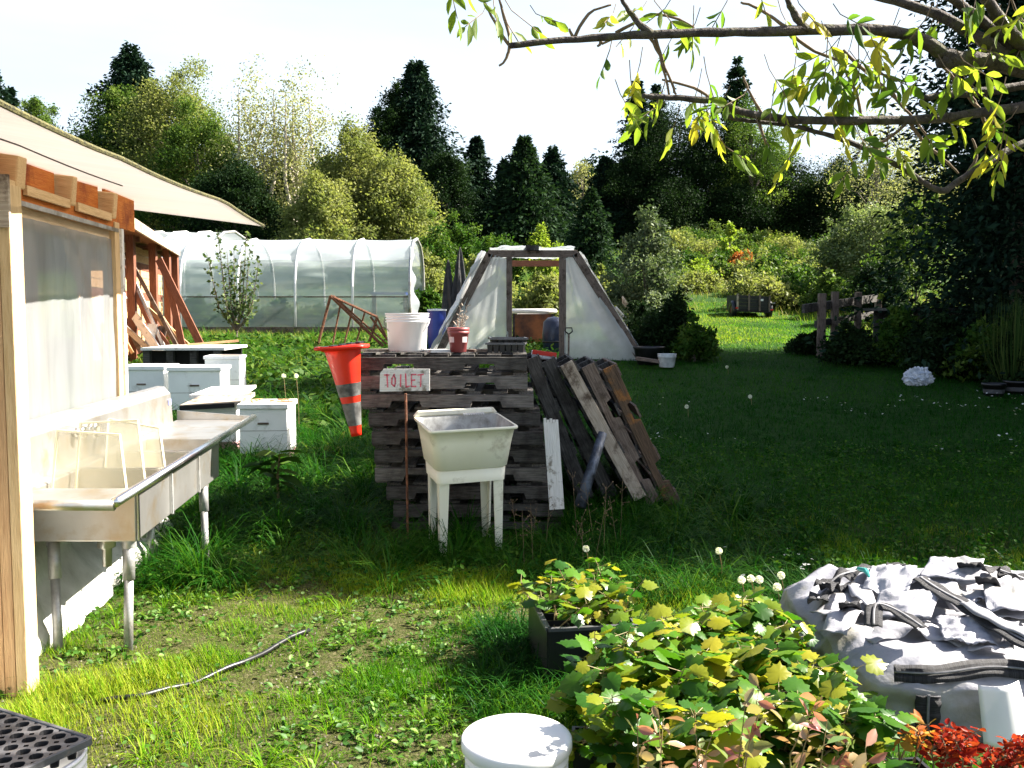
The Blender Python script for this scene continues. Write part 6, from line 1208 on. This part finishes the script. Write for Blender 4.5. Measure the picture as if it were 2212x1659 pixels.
ENDS = [(1100, 60, 3), (1085, 40, 2), (1060, 50, 3), (1160, 20, 2), (1075, 5, 3), (960, -20, 2), (1000, -15, 2), (1290, 100, 3), (1400, 30, 3), (1430, 40, 3), (1470, 60, 3), (1300, 20, 2), (1360, 95, 2), (1380, 20, 3), (1500, 90, 2), (1400, 110, 3), (1390, 150, 2),
 (1460, 180, 2), (1490, 75, 2), (1370, 235, 3), (1450, 235, 4), (1475, 240, 4), (1540, 250, 4), (1560, 215, 4), (1590, 205, 3), (1520, 200, 2), (1500, 165, 1), (1690, 175, 1), (1620, 5, 2), (1670, 30, 1), (1560, 30, 1),
 (1740, 150, 4), (1760, 110, 4), (1720, 195, 4), (1800, 130, 5), (1830, 160, 5), (1860, 140, 5), (1880, 175, 5), (1900, 150, 4), (1840, 210, 4), (1960, 170, 4), (1800, 250, 2), (1660, 215, 2), (1850, 90, 4), (1780, 70, 3), (1930, 90, 3), (1820, 40, 3), (1750, 30, 3), (1900, 40, 3), (1980, 60, 4), (2050, 30, 4), (2120, 10, 5), (2180, 50, 5), (2200, 100, 4),
 (2090, 150, 4), (2130, 170, 4), (2000, 170, 4), (1780, 280, 3), (1700, 300, 3), (1850, 310, 3), (1880, 300, 4), (1930, 300, 4), (1980, 290, 3), (2030, 300, 3), (2140, 300, 4), (2180, 340, 4), (2200, 280, 4), (2195, 230, 4), (2060, 250, 3), (1640, 275, 2), (1600, 300, 1), (2150, 220, 3), (2100, 90, 4), (2210, 20, 4)]
pts, dr, rn = [], [], []
m = MB()
for (u, v, n) in ENDS:
    Y = 3.0+rnge.uniform(-.12, .12); p = P(u, v, Y)
    for k in range(max(1, int(n*(.5 if n < 4 else .6)))):
        st = p+Vector((rnge.uniform(-.05, .05), rnge.uniform(-.06, .06), rnge.uniform(-.03, .05))); d = Vector((rnge.uniform(-.7, .7), rnge.uniform(-.6, .6), rnge.uniform(-1.0, -.25))).normalized(); ln = rnge.uniform(.07, .12); s = d.cross(Vector((rnge.uniform(-1, 1), rnge.uniform(-1, 1), .2))).normalized(); e = st+d*ln; m.tube([st-d*.03+Vector((0, 0, .02)), st, e], .0016, 4, False)
        y_ = min(1, max(0, rnge.gauss(.42, .28)))
        for f, sgn in ((.35, 1), (.35, -1), (.75, 1), (.75, -1), (1, 0)):
            if rnge.random() < .12: continue
            pts.append(st.lerp(e, f)); dd = (d*(.75 if sgn else 1)+s*sgn*.75+Vector((0, 0, -.25))); dr.append(tuple(dd)); rn.append(y_+rnge.uniform(-.12, .12))
m.build('leaf_stalks', M['twig'], et)['kind'] = 'stuff'; leaves('foliage', np.array(pts), .066, LM['elder'], et, tmpl=LEAF8, dirs=np.array(dr), up=.0, wid=.36, rnd=np.array(rn), szvar=.3)
# tall seed stalks around the tub
m = MB(); rs = random.Random(8)
for k in range(13):
    x = rs.uniform(-.05, .75) if k < 15 else rs.uniform(-1.6, 1.6); y = rs.uniform(5.6, 6.3); z = float(hz(x, y)); h_ = rs.uniform(.25, .6 if k < 15 else .35); e = Vector((x+rs.uniform(-.1, .1), y, z+h_)); m.tube([Vector((x, y, z)), e], [.0015, .001], 4)
    for j in range(6): q_ = Vector((x, y, z)).lerp(e, rs.uniform(.5, 1)); e2 = q_+Vector((rs.uniform(-.05, .05), rs.uniform(-.02, .02), rs.uniform(.0, .05))); m.tube([q_, e2], .001, 4); m.tube([e2-Vector((0, 0, .003)), e2+Vector((0, 0, .005))], .003, 4)
tag(m.build('seed_stalks', M['twig']), 'dry branching seed stalks in the grass around the laundry tub', 'weeds', kind='stuff')
m = MB(); 
for (u, v, u2, v2) in ((455, 1400, 520, 1393),): pass
for k, (u, v, mt) in enumerate(((500, 1248, 'pale_wood'), (475, 1262, 'pale_wood'))):
    p = G(u, v)+Vector((0, 0, .02)); tag(MB().beam(p, p+Vector((.09, .03, .01)), .02, .012).build('wood_chip', M[mt]), ['pale wood chip in the sunlit grass, farther one', 'pale wood chip in the sunlit grass, nearer one'][k], 'wood chip', 'pale wood chips in the grass')
# large leaf litter tuft at bottom
